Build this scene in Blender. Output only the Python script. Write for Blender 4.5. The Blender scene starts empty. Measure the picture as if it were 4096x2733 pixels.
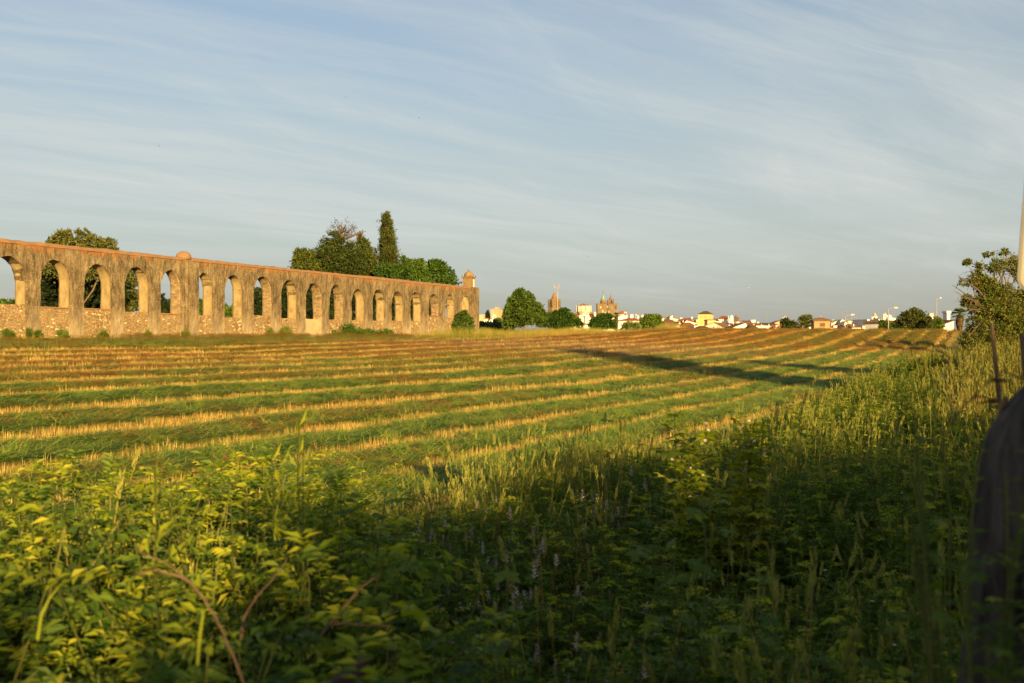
import bpy, math, random
import numpy as np
from mathutils import Vector, Matrix
R = math.radians
SC = bpy.context.scene
COL = SC.collection
rng = np.random.default_rng(7)
random.seed(7)

# ------------------------------------------------------------------ camera, light, sky, exposure
EZ = 2.0                                   # eye height in world metres
FPX, CX, CY = 3982.0, 2048.0, 1366.5       # focal length and centre in photo pixels (35 mm lens)
cam = bpy.data.cameras.new('camera'); camo = bpy.data.objects.new('camera', cam); COL.objects.link(camo)
camo.location = (0, 0, EZ); camo.rotation_euler = (R(90), 0, 0)
cam.lens = 35.0; cam.sensor_width = 36.0; cam.clip_start = 0.05; cam.clip_end = 20000
cam.dof.use_dof = True; cam.dof.focus_distance = 22.0; cam.dof.aperture_fstop = 3.5
SC.camera = camo

SUN_EL = R(13.0); SUN_AZ = math.atan2(0.32, -0.947)   # azimuth measured from +Y towards +X
sdir = Vector((math.sin(SUN_AZ)*math.cos(SUN_EL), math.cos(SUN_AZ)*math.cos(SUN_EL), math.sin(SUN_EL)))
sun = bpy.data.lights.new('sun', 'SUN'); suno = bpy.data.objects.new('sun', sun); COL.objects.link(suno)
sun.energy = 5.0; sun.angle = R(0.55); sun.color = (1.0, 0.70, 0.28)
suno.rotation_euler = sdir.to_track_quat('Z', 'Y').to_euler()

W = bpy.data.worlds.new('World'); SC.world = W; W.use_nodes = True
def build_world():
    nt = W.node_tree; N = nt.nodes; L = nt.links; N.clear()
    out = N.new('ShaderNodeOutputWorld'); bg = N.new('ShaderNodeBackground')
    sky = N.new('ShaderNodeTexSky'); sky.sky_type = 'NISHITA'; sky.sun_disc = False
    sky.sun_elevation = SUN_EL; sky.sun_rotation = SUN_AZ
    sky.air_density = 1.0; sky.dust_density = 1.6; sky.ozone_density = 1.5; sky.altitude = 250
    bg.inputs['Strength'].default_value = 0.051
    tc = N.new('ShaderNodeTexCoord')
    sep = N.new('ShaderNodeSeparateXYZ'); L.new(tc.outputs['Generated'], sep.inputs[0])
    # project the view direction on a high flat layer -> cirrus with true perspective
    zc = N.new('ShaderNodeMath'); zc.operation = 'MAXIMUM'; zc.inputs[1].default_value = 0.0; L.new(sep.outputs['Z'], zc.inputs[0])
    za = N.new('ShaderNodeMath'); za.operation = 'ADD'; za.inputs[1].default_value = 0.09; L.new(zc.outputs[0], za.inputs[0])
    dx = N.new('ShaderNodeMath'); dx.operation = 'DIVIDE'; L.new(sep.outputs['X'], dx.inputs[0]); L.new(za.outputs[0], dx.inputs[1])
    dy = N.new('ShaderNodeMath'); dy.operation = 'DIVIDE'; L.new(sep.outputs['Y'], dy.inputs[0]); L.new(za.outputs[0], dy.inputs[1])
    cmb = N.new('ShaderNodeCombineXYZ'); L.new(dx.outputs[0], cmb.inputs[0]); L.new(dy.outputs[0], cmb.inputs[1])
    def layer(rot, sx, sy, scale, detail, dist, lo, hi, rough=0.6, off=(0, 0, 0)):
        mp = N.new('ShaderNodeMapping'); mp.vector_type = 'TEXTURE'; mp.inputs['Rotation'].default_value = (0, 0, R(rot)); mp.inputs['Scale'].default_value = (1/sx, 1/sy, 1)
        mp.inputs['Location'].default_value = off
        L.new(cmb.outputs[0], mp.inputs['Vector'])
        n = N.new('ShaderNodeTexNoise'); n.inputs['Scale'].default_value = scale; n.inputs['Detail'].default_value = detail
        n.inputs['Roughness'].default_value = rough; n.inputs['Distortion'].default_value = dist
        L.new(mp.outputs[0], n.inputs['Vector'])
        mr = N.new('ShaderNodeMapRange'); mr.interpolation_type = 'SMOOTHSTEP'
        mr.inputs['From Min'].default_value = lo; mr.inputs['From Max'].default_value = hi
        L.new(n.outputs['Fac'], mr.inputs['Value']); return mr.outputs[0]
    # gentle warp so that the streaks curve
    wn = N.new('ShaderNodeTexNoise'); wn.inputs['Scale'].default_value = 0.55; wn.inputs['Detail'].default_value = 3; L.new(cmb.outputs[0], wn.inputs['Vector'])
    wv = N.new('ShaderNodeVectorMath'); wv.operation = 'MULTIPLY_ADD'; L.new(wn.outputs['Color'], wv.inputs[0]); wv.inputs[1].default_value = (0.55, 0.55, 0); L.new(cmb.outputs[0], wv.inputs[2])
    cmb = wv
    a = layer(38, 0.30, 1.3, 0.8, 8, 0.5, 0.38, 0.72, 0.62, (6.63, 3.3, 0))
    b = layer(30, 0.35, 3.6, 1.0, 10, 0.8, 0.38, 0.80, 0.68, (3.1, 1.7, 0))
    c = layer(20, 0.8, 0.8, 0.55, 5, 0.6, 0.30, 0.62, 0.55, (3.3, 3.9, 0))
    d = layer(62, 0.45, 2.6, 1.4, 9, 0.6, 0.46, 0.78, 0.66, (1.0, 4.0, 0))
    mx = N.new('ShaderNodeMath'); mx.operation = 'MULTIPLY'; L.new(b, mx.inputs[0]); mx.inputs[1].default_value = 0.7
    ad0 = N.new('ShaderNodeMath'); ad0.operation = 'ADD'; L.new(a, ad0.inputs[0]); L.new(mx.outputs[0], ad0.inputs[1])
    md = N.new('ShaderNodeMath'); md.operation = 'MULTIPLY'; L.new(d, md.inputs[0]); md.inputs[1].default_value = 0.45
    ad = N.new('ShaderNodeMath'); ad.operation = 'ADD'; L.new(ad0.outputs[0], ad.inputs[0]); L.new(md.outputs[0], ad.inputs[1])
    cb = N.new('ShaderNodeMath'); cb.operation = 'MULTIPLY_ADD'; L.new(c, cb.inputs[0]); cb.inputs[1].default_value = 0.7; cb.inputs[2].default_value = 0.3
    ml = N.new('ShaderNodeMath'); ml.operation = 'MULTIPLY'; L.new(ad.outputs[0], ml.inputs[0]); L.new(cb.outputs[0], ml.inputs[1])
    fc = N.new('ShaderNodeMath'); fc.operation = 'MULTIPLY'; fc.use_clamp = True; L.new(ml.outputs[0], fc.inputs[0]); fc.inputs[1].default_value = 0.62
    hz = N.new('ShaderNodeMapRange'); hz.interpolation_type = 'SMOOTHSTEP'; hz.inputs['From Min'].default_value = 0.0; hz.inputs['From Max'].default_value = 0.11; L.new(sep.outputs['Z'], hz.inputs['Value'])
    fz = N.new('ShaderNodeMath'); fz.operation = 'MULTIPLY'; L.new(fc.outputs[0], fz.inputs[0]); L.new(hz.outputs[0], fz.inputs[1]); fc = fz
    # low veil of thin haze towards the horizon
    vz = N.new('ShaderNodeMapRange'); vz.interpolation_type = 'SMOOTHSTEP'
    vz.inputs['From Min'].default_value = 0.0; vz.inputs['From Max'].default_value = 0.50
    vz.inputs['To Min'].default_value = 1.0; vz.inputs['To Max'].default_value = 0.0
    L.new(sep.outputs['Z'], vz.inputs['Value'])
    vm = N.new('ShaderNodeMath'); vm.operation = 'MULTIPLY'; L.new(vz.outputs[0], vm.inputs[0]); vm.inputs[1].default_value = 0.86
    veil = N.new('ShaderNodeMix'); veil.data_type = 'RGBA'; L.new(vm.outputs[0], veil.inputs['Factor'])
    hs = N.new('ShaderNodeHueSaturation'); hs.inputs['Saturation'].default_value = 0.98; L.new(sky.outputs[0], hs.inputs['Color']); L.new(hs.outputs[0], veil.inputs['A']); vb = N.new('ShaderNodeMix'); vb.data_type = 'RGBA'; L.new(hz.outputs[0], vb.inputs['Factor'])
    vb.inputs['A'].default_value = (2.75, 2.68, 2.42, 1); vb.inputs['B'].default_value = (3.35, 3.52, 3.22, 1); L.new(vb.outputs['Result'], veil.inputs['B'])
    mix = N.new('ShaderNodeMix'); mix.data_type = 'RGBA'; L.new(fc.outputs[0], mix.inputs['Factor'])
    L.new(veil.outputs['Result'], mix.inputs['A']); mix.inputs['B'].default_value = (4.55, 4.75, 4.55, 1)
    L.new(mix.outputs['Result'], bg.inputs['Color'])
    L.new(bg.outputs[0], out.inputs[0])
build_world()
SC.view_settings.view_transform = 'Standard'; SC.view_settings.look = 'None'
SC.view_settings.exposure = 1.55; SC.view_settings.gamma = 1.0; SC.view_settings.use_curve_mapping = False
SC.cycles.max_bounces = 6; SC.cycles.transparent_max_bounces = 8

# ------------------------------------------------------------------ helpers
def P(px, py, Y):
    "world point seen at photo pixel (px, py) at depth Y"
    return Vector(((px-CX)/FPX*Y, Y, EZ-(py-CY)/FPX*Y))
def tag(o, label=None, cat=None, group=None, kind=None):
    if label: o['label'] = label
    if cat: o['category'] = cat
    if group: o['group'] = group
    if kind: o['kind'] = kind
    return o
def link(o, parent=None):
    COL.objects.link(o)
    if parent is not None: o.parent = parent
    return o
def empty(name, loc=(0, 0, 0), rz=0.0):
    o = bpy.data.objects.new(name, None); o.empty_display_size = 0.2
    o.location = loc; o.rotation_euler = (0, 0, rz); return link(o)
def mesh_np(name, V, F, mats, rnd=None, col=None, smooth=False, mi=None, extra=None):
    "mesh from numpy: V (n,3), F (m,k) with one k"
    V = np.asarray(V, dtype=np.float32); F = np.asarray(F, dtype=np.int32)
    m, k = F.shape
    me = bpy.data.meshes.new(name)
    me.vertices.add(len(V)); me.vertices.foreach_set('co', V.ravel())
    me.loops.add(m*k); me.loops.foreach_set('vertex_index', F.ravel())
    me.polygons.add(m); me.polygons.foreach_set('loop_start', np.arange(m, dtype=np.int32)*k)
    if isinstance(mats, (list, tuple)):
        for x in mats: me.materials.append(x)
    else: me.materials.append(mats)
    if mi is not None: me.polygons.foreach_set('material_index', np.asarray(mi, dtype=np.int32))
    me.polygons.foreach_set('use_smooth', np.full(m, bool(smooth)))
    me.update(calc_edges=True)
    if rnd is not None:
        a = me.attributes.new('rnd', 'FLOAT', 'FACE'); a.data.foreach_set('value', np.asarray(rnd, dtype=np.float32))
    if col is not None:
        a = me.attributes.new('col', 'FLOAT_COLOR', 'POINT'); c4 = np.ones((len(V), 4), dtype=np.float32); c4[:, :3] = col
        a.data.foreach_set('color', c4.ravel())
    if extra:
        for nm, arr in extra.items():
            a = me.attributes.new(nm, 'FLOAT', 'POINT'); a.data.foreach_set('value', np.asarray(arr, dtype=np.float32))
    return me
class MB:
    "collects simple solids into one mesh"
    def __init__(s): s.v = []; s.f = []
    def add(s, vs, fs):
        b = len(s.v); s.v += [tuple(x) for x in vs]; s.f += [tuple(i+b for i in f) for f in fs]; return s
    def box(s, x0, x1, y0, y1, z0, z1, M=None):
        vs = [Vector(q) for q in ((x0,y0,z0),(x1,y0,z0),(x1,y1,z0),(x0,y1,z0),(x0,y0,z1),(x1,y0,z1),(x1,y1,z1),(x0,y1,z1))]
        if M is not None: vs = [M @ q for q in vs]
        return s.add(vs, [(0,3,2,1),(4,5,6,7),(0,1,5,4),(1,2,6,5),(2,3,7,6),(3,0,4,7)])
    def prism(s, pts, y0, y1, M=None):
        "polygon pts (x,z) counter-clockwise seen from -y, extruded in y"
        n = len(pts); vs = [Vector((x, y0, z)) for x, z in pts]+[Vector((x, y1, z)) for x, z in pts]
        if M is not None: vs = [M @ q for q in vs]
        return s.add(vs, [tuple(range(n)), tuple(range(2*n-1, n-1, -1))]+[(i, i+n, (i+1) % n+n, (i+1) % n) for i in range(n)])
    def lathe(s, prof, n=16, c=(0, 0, 0), ph=0.0):
        "prof list of (r,z) from bottom to top"
        vs = []; fs = []
        for r, z in prof:
            for i in range(n):
                a = ph+2*math.pi*i/n; vs.append((c[0]+r*math.cos(a), c[1]+r*math.sin(a), c[2]+z))
        for k in range(len(prof)-1):
            for i in range(n):
                j = (i+1) % n; fs.append((k*n+i, k*n+j, (k+1)*n+j, (k+1)*n+i))
        fs.append(tuple(range(n-1, -1, -1))); fs.append(tuple((len(prof)-1)*n+i for i in range(n)))
        return s.add(vs, fs)
    def tube(s, path, rad, n=6, cap=True):
        path = [Vector(p) for p in path]; vs = []; fs = []; m = len(path)
        if not isinstance(rad, (list, tuple)): rad = [rad]*m
        for k, p in enumerate(path):
            d = (path[min(k+1, m-1)]-path[max(k-1, 0)]).normalized()
            u = d.cross(Vector((0, 0, 1)) if abs(d.z) < 0.9 else Vector((1, 0, 0))).normalized(); w = d.cross(u)
            for i in range(n):
                a = 2*math.pi*i/n; vs.append(p+(u*math.cos(a)+w*math.sin(a))*rad[k])
        for k in range(m-1):
            for i in range(n):
                j = (i+1) % n; fs.append((k*n+i, (k+1)*n+i, (k+1)*n+j, k*n+j))
        if cap: fs.append(tuple(range(n))); fs.append(tuple((m-1)*n+i for i in range(n-1, -1, -1)))
        return s.add(vs, fs)
    def mesh(s, name, mat, smooth=False):
        me = bpy.data.meshes.new(name); me.from_pydata(s.v, [], s.f); me.materials.append(mat)
        if smooth: me.polygons.foreach_set('use_smooth', np.ones(len(me.polygons), dtype=bool))
        me.update(); return me
    def build(s, name, mat, parent=None, smooth=False):
        return link(bpy.data.objects.new(name, s.mesh(name, mat, smooth)), parent)
def obj(name, me, parent=None): return link(bpy.data.objects.new(name, me), parent)

def _hash(ix, iy, seed):
    h = (ix.astype(np.int64)*374761393+iy.astype(np.int64)*668265263+seed*974634777) & 0xffffffff
    h = ((h ^ (h >> 13))*1274126177) & 0xffffffff
    h = h ^ (h >> 16)
    return (h & 0xffff)/65535.0
def vnoise(x, y, seed=0):
    x = np.asarray(x, dtype=float); y = np.asarray(y, dtype=float)
    ix = np.floor(x); iy = np.floor(y); fx = x-ix; fy = y-iy
    fx = fx*fx*(3-2*fx); fy = fy*fy*(3-2*fy)
    a = _hash(ix, iy, seed); b = _hash(ix+1, iy, seed); c = _hash(ix, iy+1, seed); d = _hash(ix+1, iy+1, seed)
    return (a*(1-fx)+b*fx)*(1-fy)+(c*(1-fx)+d*fx)*fy
def fbm(x, y, seed=0, octv=4):
    s = 0; a = 0.5; t = 0
    for k in range(octv):
        s = s+a*vnoise(np.asarray(x)*2**k, np.asarray(y)*2**k, seed+k*17); t += a; a *= 0.5
    return s/t
def sstep(x, a, b):
    t = np.clip((np.asarray(x, dtype=float)-a)/(b-a), 0, 1); return t*t*(3-2*t)

# ------------------------------------------------------------------ materials
def mat_new(name):
    m = bpy.data.materials.new(name); m.use_nodes = True; nt = m.node_tree
    b = nt.nodes['Principled BSDF']; b.inputs['Roughness'].default_value = 0.85
    b.inputs['Specular IOR Level'].default_value = 0.25
    return m, nt, b
def node(nt, t, **kw):
    n = nt.nodes.new(t)
    for k, v in kw.items():
        if k in n.inputs: n.inputs[k].default_value = v
        else: setattr(n, k, v)
    return n
def noise_col(nt, coord, scale, stops, detail=5, rough=0.6, stretch=None, dist=0.0):
    n = node(nt, 'ShaderNodeTexNoise', Scale=scale, Detail=detail, Roughness=rough, Distortion=dist)
    if stretch:
        mp = node(nt, 'ShaderNodeMapping'); mp.inputs['Scale'].default_value = stretch
        nt.links.new(coord, mp.inputs['Vector']); coord = mp.outputs[0]
    nt.links.new(coord, n.inputs['Vector'])
    r = node(nt, 'ShaderNodeValToRGB')
    cr = r.color_ramp
    while len(cr.elements) < len(stops): cr.elements.new(0.5)
    for e, (p, c) in zip(cr.elements, stops): e.position = p; e.color = (*c, 1)
    nt.links.new(n.outputs['Fac'], r.inputs['Fac']); return r.outputs['Color'], n.outputs['Fac']
def mix(nt, fac, a, b, mode='MIX'):
    m = node(nt, 'ShaderNodeMix', data_type='RGBA', blend_type=mode)
    for s, v in (('Factor', fac), ('A', a), ('B', b)):
        if hasattr(v, 'is_output'): nt.links.new(v, m.inputs[s])
        elif s == 'Factor': m.inputs[s].default_value = v
        else: m.inputs[s].default_value = (*v, 1)
    return m.outputs['Result']
def bump(nt, b, h, strength=0.5, dist=0.05):
    bp = node(nt, 'ShaderNodeBump', Strength=strength, Distance=dist); nt.links.new(h, bp.inputs['Height'])
    nt.links.new(bp.outputs[0], b.inputs['Normal']); return bp
def simple_mat(name, c1, c2, scale=3.0, bumpd=0.01, rough=0.85, stretch=None, detail=5, spec=0.2, gen='Object'):
    m, nt, b = mat_new(name); tc = node(nt, 'ShaderNodeTexCoord')
    c, f = noise_col(nt, tc.outputs[gen], scale, [(0.3, c1), (0.7, c2)], detail=detail, stretch=stretch)
    nt.links.new(c, b.inputs['Base Color']); b.inputs['Roughness'].default_value = rough
    b.inputs['Specular IOR Level'].default_value = spec
    if bumpd: bump(nt, b, f, 0.6, bumpd)
    return m
def leaf_mat(name, stops, trans=0.35, rough=0.6, spec=0.25, tcol=None, patch=0.5):
    if not any(k in name for k in ("petal", "floret")): stops = [(p, (c[0], c[1], c[2]*0.7)) for p, c in stops]
    "foliage: colour by per-leaf random value, varied in patches; thin leaves let light through"
    m, nt, b = mat_new(name); L = nt.links
    at = node(nt, 'ShaderNodeAttribute', attribute_name='rnd')
    oi = node(nt, 'ShaderNodeObjectInfo')
    ad = node(nt, 'ShaderNodeMath', operation='MULTIPLY_ADD'); L.new(oi.outputs['Random'], ad.inputs[0]); ad.inputs[1].default_value = patch
    L.new(at.outputs['Fac'], ad.inputs[2])
    sb = node(nt, 'ShaderNodeMath', operation='SUBTRACT'); L.new(ad.outputs[0], sb.inputs[0]); sb.inputs[1].default_value = patch*0.5
    r = node(nt, 'ShaderNodeValToRGB'); cr = r.color_ramp
    while len(cr.elements) < len(stops): cr.elements.new(0.5)
    for e, (p, c) in zip(cr.elements, stops): e.position = p; e.color = (*c, 1)
    L.new(sb.outputs[0], r.inputs['Fac']); L.new(r.outputs[0], b.inputs['Base Color'])
    b.inputs['Roughness'].default_value = rough; b.inputs['Specular IOR Level'].default_value = spec
    if trans > 0:
        t = node(nt, 'ShaderNodeBsdfTranslucent')
        tc = mix(nt, 1.0, r.outputs[0], tcol or (1.35, 1.45, 0.55), 'MULTIPLY'); L.new(tc, t.inputs['Color'])
        ms = node(nt, 'ShaderNodeMixShader', Fac=trans); L.new(b.outputs[0], ms.inputs[1]); L.new(t.outputs[0], ms.inputs[2])
        L.new(ms.outputs[0], nt.nodes['Material Output'].inputs['Surface'])
    return m
# ------------------------------------------------------------------ ground
WD = Vector((0.4410, 0.8976)); WN = Vector((0.8976, -0.4410)); WP0 = (-32.0, 62.2); U0 = 56.15
def uv_of(x, y): return U0+WN.x*x+WN.y*y, WD.x*x+WD.y*y
def xy_of(u, v): return WN.x*(u-U0)+WD.x*v, WN.y*(u-U0)+WD.y*v
PU = [-3000, -40, 0, 5, 10, 20, 35, 42, 47, 52, 55, 57, 60, 70, 90, 3000]
PZ = [0.35, 0.35, .22, .08, -.22, -.78, -1.47, -1.87, -2.05, -2.05, -1.92, -1.78, -1.66, -1.7, -1.8, -1.8]
GV = [-3000, 45, 63, 78, 92, 105, 120, 137, 150]
GZ = [0, 0, .38, .62, .92, 1.25, 2.05, 3.3, 3.9]
STRIPS = np.array([-30] + [x for x in np.arange(-8.0, 30, 3.2)] + [30.4, 33.6, 37.1, 40.5, 43.4, 45.9, 48.0, 50.2, 53.0])
def smin(a, b, k): 
    h = np.clip(0.5+0.5*(b-a)/k, 0, 1); return b*(1-h)+a*h-k*h*(1-h)
def terrain(x, y):
    "large shape of the land (world z)"
    x = np.asarray(x, dtype=float); y = np.asarray(y, dtype=float)
    u, v = uv_of(x, y)
    pz = (np.interp(u-1, PU, PZ)+np.interp(u+1, PU, PZ)+2*np.interp(u, PU, PZ))/4
    g = (np.interp(v-5, GV, GZ)+np.interp(v+5, GV, GZ)+2*np.interp(v, GV, GZ))/4
    g = g*(0.32+0.68*sstep(u, 2, 18))
    bank = sstep(u, 51.5, 56)*(0.05+0.95*sstep(v, 8, 60)-0.35*sstep(v, 95, 125))
    z = pz+g+bank
    cap = 1.36+0.12*sstep(u, 30, 50)+0.45*sstep(u, 49, 56)+0.3*sstep(-u, -14, -2)
    z = smin(z, cap, 0.7)
    far = 0.0088*y
    behind = 0.9-0.4*sstep(u, 0, 30)
    w1 = sstep(v, 138, 165); w2 = sstep(y, 190, 290)
    z = z*(1-w1)+behind*w1
    z = z*(1-w2)+far*w2
    return z+EZ
_wc = (STRIPS[:-1]+STRIPS[1:])/2
def bank_edge(v): return 13*sstep(v, 60, 80)+0.1*np.clip(np.asarray(v)-76, 0, 60)
def bank_in(u, v): return np.minimum(bank_edge(v)-u, (u-(90-np.asarray(v))/1.5))
def windrow(x, y):
    "returns height of mown swath, 0..1 swath mask"
    u, v = uv_of(x, y)
    uu = u+0.55*(fbm(v*0.06, u*0.03, 3, 2)-0.5)+0.35*(fbm(v*0.33, u*0.5, 4, 2)-0.5)+1.4*(fbm(v*0.015, u*0.02, 9, 2)-0.5)*sstep(v, 20, 60)*sstep(110-v, 0, 30)
    ph = np.interp(uu, STRIPS, np.arange(len(STRIPS)))
    fr = ph-np.floor(ph)
    d = np.abs(fr-0.5)*2                       # 0 at swath centre, 1 in the stubble strip
    d = d+0.55*(fbm(v*0.7+40, u*1.1, 23, 3)-0.5)
    m = 1-sstep(d, 0.56, 0.80)
    m = np.maximum(m, (1-sstep(u, 10, 14))*(1-sstep(v, 72, 96))*(0.75+0.25*m))
    infield = sstep(u, 3.5, 6)*(1-sstep(u, 50.6, 51.6))*(1-sstep(v, 139, 150))*sstep(y, -25, -15)
    infield = infield*(1-sstep(bank_in(u, v)+1.5*(fbm(v*.3, u*.2, 8, 2)-.5), -1.0, .3))
    lump = 0.55+0.9*fbm(u*0.9, v*0.55, 11, 3)
    gap = sstep(fbm(v*0.05, u*0.05, 13, 2), 0.22, 0.42)
    amp = 0.085+0.2*sstep(v, 85, 110)
    head = np.exp(-(((u-26)/11)**2+((v-74)/13)**2))
    h = m*lump*amp*infield*(0.45+0.55*gap)*(1-0.6*head)
    h = h+infield*0.05*(fbm(u*3.1, v*2.3, 21, 3)-0.5)
    return h, m*infield, infield, head
def ground_z(x, y):
    h = windrow(x, y)[0]; u, v = uv_of(x, y)
    return terrain(x, y)+h
def build_ground():
    def axis(segs):
        out = []
        for a, b, s in segs: out += list(np.arange(a, b, s))
        out.append(segs[-1][1]); return np.array(out)
    us = axis([(-3000, -600, 300), (-600, -120, 40), (-120, -8, 7), (-8, 20, 0.35), (20, 34, 0.2), (34, 54, 0.13), (54, 64, 0.35), (64, 120, 7), (120, 600, 60), (600, 3000, 300)])
    vs = axis([(-600, -60, 60), (-60, -6, 4), (-6, 4, .5), (4, 30, 0.14), (30, 60, 0.24), (60, 150, 0.45), (150, 200, 2.5), (200, 600, 10), (600, 1200, 60), (1200, 6000, 400)])
    Ug, Vg = np.meshgrid(us, vs)
    X, Y = xy_of(Ug, Vg)
    h, m, inf, head = windrow(X, Y)
    Z = terrain(X, Y)+h
    nv, nu = Ug.shape
    V = np.stack([X.ravel(), Y.ravel(), Z.ravel()], 1)
    idx = np.arange(nu*nv).reshape(nv, nu)
    F = np.stack([idx[:-1, :-1].ravel(), idx[:-1, 1:].ravel(), idx[1:, 1:].ravel(), idx[1:, :-1].ravel()], 1)
    # true colours of what lies there: cut green hay, drying hay, stubble, rough grass
    n1 = fbm(Ug*0.5, Vg*0.22, 31, 4); n2 = fbm(Ug*2.2, Vg*1.4, 37, 3)
    dry = np.clip(sstep(Ug, 46, 24)*0 + (1-sstep(Ug, 22, 40))*0.75*(.6+.4*sstep(Ug, 10, 15))+sstep(Vg, 70, 100)*0.6+head*0.6+(n1-0.5)*1.3, 0, 1)[..., None]
    green = np.array([0.045, 0.085, 0.010]); ora = np.array([0.29, 0.125, 0.014]); straw = np.array([0.36, 0.225, 0.06]); pink = np.array([0.30, 0.18, 0.085])
    sw = green*(1-dry)+ora*dry
    hd = np.clip(head*1.2+(n2-0.5)*0.3, 0, 0.8)[..., None]; sw = sw*(1-hd)+pink*hd
    sw = sw*(0.65+0.7*n2[..., None])
    st = straw*(0.6+0.8*n2[..., None]); gr2 = np.array([0.16, 0.16, 0.03]); kk = np.clip((n1-0.5)*2.2, 0, .7)[..., None]; st = st*(1-kk)+gr2*kk
    C = st*(1-m[..., None])+sw*m[..., None]
    rough = np.array([0.07, 0.075, 0.02])*(0.6+0.8*n2[..., None])
    rb = np.array([0.20, 0.15, 0.04])*(0.6+0.8*n1[..., None])
    far = sstep(Vg, 70, 110)[..., None]
    rough = rough*(1-far)+rb*far
    C = C*inf[..., None]+rough*(1-inf[..., None])
    ma, nt, b = mat_new('field_soil'); L = nt.links
    at = node(nt, 'ShaderNodeAttribute', attribute_name='col')
    geo = node(nt, 'ShaderNodeNewGeometry')
    mp = node(nt, 'ShaderNodeMapping'); mp.inputs['Rotation'].default_value = (0, 0, R(26)); mp.inputs['Scale'].default_value = (1.6, 0.7, 1)
    L.new(geo.outputs['Position'], mp.inputs['Vector'])
    c, f = noise_col(nt, mp.outputs[0], 9.0, [(0.3, (0.55, 0.5, 0.45)), (0.5, (1, 1, 1)), (0.72, (1.5, 1.4, 1.2))], detail=8, rough=0.75)
    L.new(mix(nt, 1.0, at.outputs['Color'], c, 'MULTIPLY'), b.inputs['Base Color'])
    b.inputs['Roughness'].default_value = 0.95; b.inputs['Specular IOR Level'].default_value = 0.08
    bump(nt, b, f, 0.9, 0.12)
    o = obj('field', mesh_np('field', V, F, ma, col=C.reshape(-1, 3), smooth=True))
    tag(o, kind='structure'); return o
build_ground()
# ------------------------------------------------------------------ aqueduct
def wall_Y(px): return 62.55/(0.4912-(px-CX)/FPX)
def wall_t(px): return (wall_Y(px)-62.2)/0.8976
def wall_z(px, py): return EZ-(py-CY)/FPX*wall_Y(px)
def m_wall():
    m, nt, b = mat_new('weathered_lime_plaster'); L = nt.links
    tc = node(nt, 'ShaderNodeTexCoord'); o = tc.outputs['Object']
    c1, f1 = noise_col(nt, o, 0.9, [(0.28, (0.075, 0.055, 0.034)), (0.45, (0.155, 0.114, 0.064)), (0.6, (0.235, 0.175, 0.098)), (0.8, (0.36, 0.28, 0.16))], detail=10, rough=0.7, stretch=(1, 1, 0.55), dist=0.3)
    c2, f2 = noise_col(nt, o, 3.2, [(0.36, (0.32, 0.29, 0.27)), (0.55, (0.95, 0.95, 0.95)), (0.75, (1.4, 1.35, 1.25))], detail=9, rough=0.8, stretch=(1.6, 1.6, 0.3))
    col = mix(nt, 1.0, c1, c2, 'MULTIPLY')
    c2b, f2b = noise_col(nt, o, 7.0, [(0.52, (1, 1, 1)), (0.66, (0.35, 0.32, 0.3))], detail=6, rough=0.7, stretch=(1.5, 1.5, 0.8))
    col = mix(nt, 0.55, col, mix(nt, 1.0, col, c2b, 'MULTIPLY'))
    vo = node(nt, 'ShaderNodeTexVoronoi', Scale=5.5); L.new(o, vo.inputs['Vector'])
    r = node(nt, 'ShaderNodeValToRGB'); r.color_ramp.elements[0].position = 0.10; r.color_ramp.elements[0].color = (1, 1, 1, 1)
    r.color_ramp.elements[1].position = 0.2; r.color_ramp.elements[1].color = (0, 0, 0, 1); L.new(vo.outputs['Distance'], r.inputs['Fac'])
    sp = node(nt, 'ShaderNodeMath', operation='MULTIPLY'); L.new(r.outputs[0], sp.inputs[0]); L.new(f2, sp.inputs[1])
    col = mix(nt, sp.outputs[0], col, (0.5, 0.4, 0.26))
    # lichen near the top edge, pale worn render near the foot (per-vertex masks)
    al = node(nt, 'ShaderNodeAttribute', attribute_name='lichen'); af = node(nt, 'ShaderNodeAttribute', attribute_name='foot')
    _, f3 = noise_col(nt, o, 1.3, [(0, (0, 0, 0)), (1, (1, 1, 1))], detail=9, rough=0.72, stretch=(1.4, 1.4, 0.35))
    ml = node(nt, 'ShaderNodeMath', operation='MULTIPLY_ADD'); L.new(f3, ml.inputs[0]); ml.inputs[1].default_value = 3.4; ml.inputs[2].default_value = -2.35
    m2 = node(nt, 'ShaderNodeMath', operation='ADD'); L.new(ml.outputs[0], m2.inputs[0]); L.new(al.outputs['Fac'], m2.inputs[1])
    m3 = node(nt, 'ShaderNodeMath', operation='MULTIPLY', use_clamp=True); L.new(m2.outputs[0], m3.inputs[0]); L.new(al.outputs['Fac'], m3.inputs[1])
    m4 = node(nt, 'ShaderNodeMath', operation='MULTIPLY', use_clamp=True); L.new(m3.outputs[0], m4.inputs[0]); m4.inputs[1].default_value = 1.3
    col = mix(nt, m4.outputs[0], col, (0.30, 0.10, 0.022))
    fm = node(nt, 'ShaderNodeMath', operation='MULTIPLY', use_clamp=True); L.new(af.outputs['Fac'], fm.inputs[0]); L.new(f1, fm.inputs[1])
    col = mix(nt, fm.outputs[0], col, (0.42, 0.32, 0.195))
    L.new(col, b.inputs['Base Color']); b.inputs['Roughness'].default_value = 0.95; b.inputs['Specular IOR Level'].default_value = 0.1
    hs = node(nt, 'ShaderNodeMath', operation='ADD'); L.new(f2, hs.inputs[0]); L.new(f2b, hs.inputs[1])
    bump(nt, b, hs.outputs[0], 1.0, 0.06); return m
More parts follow.
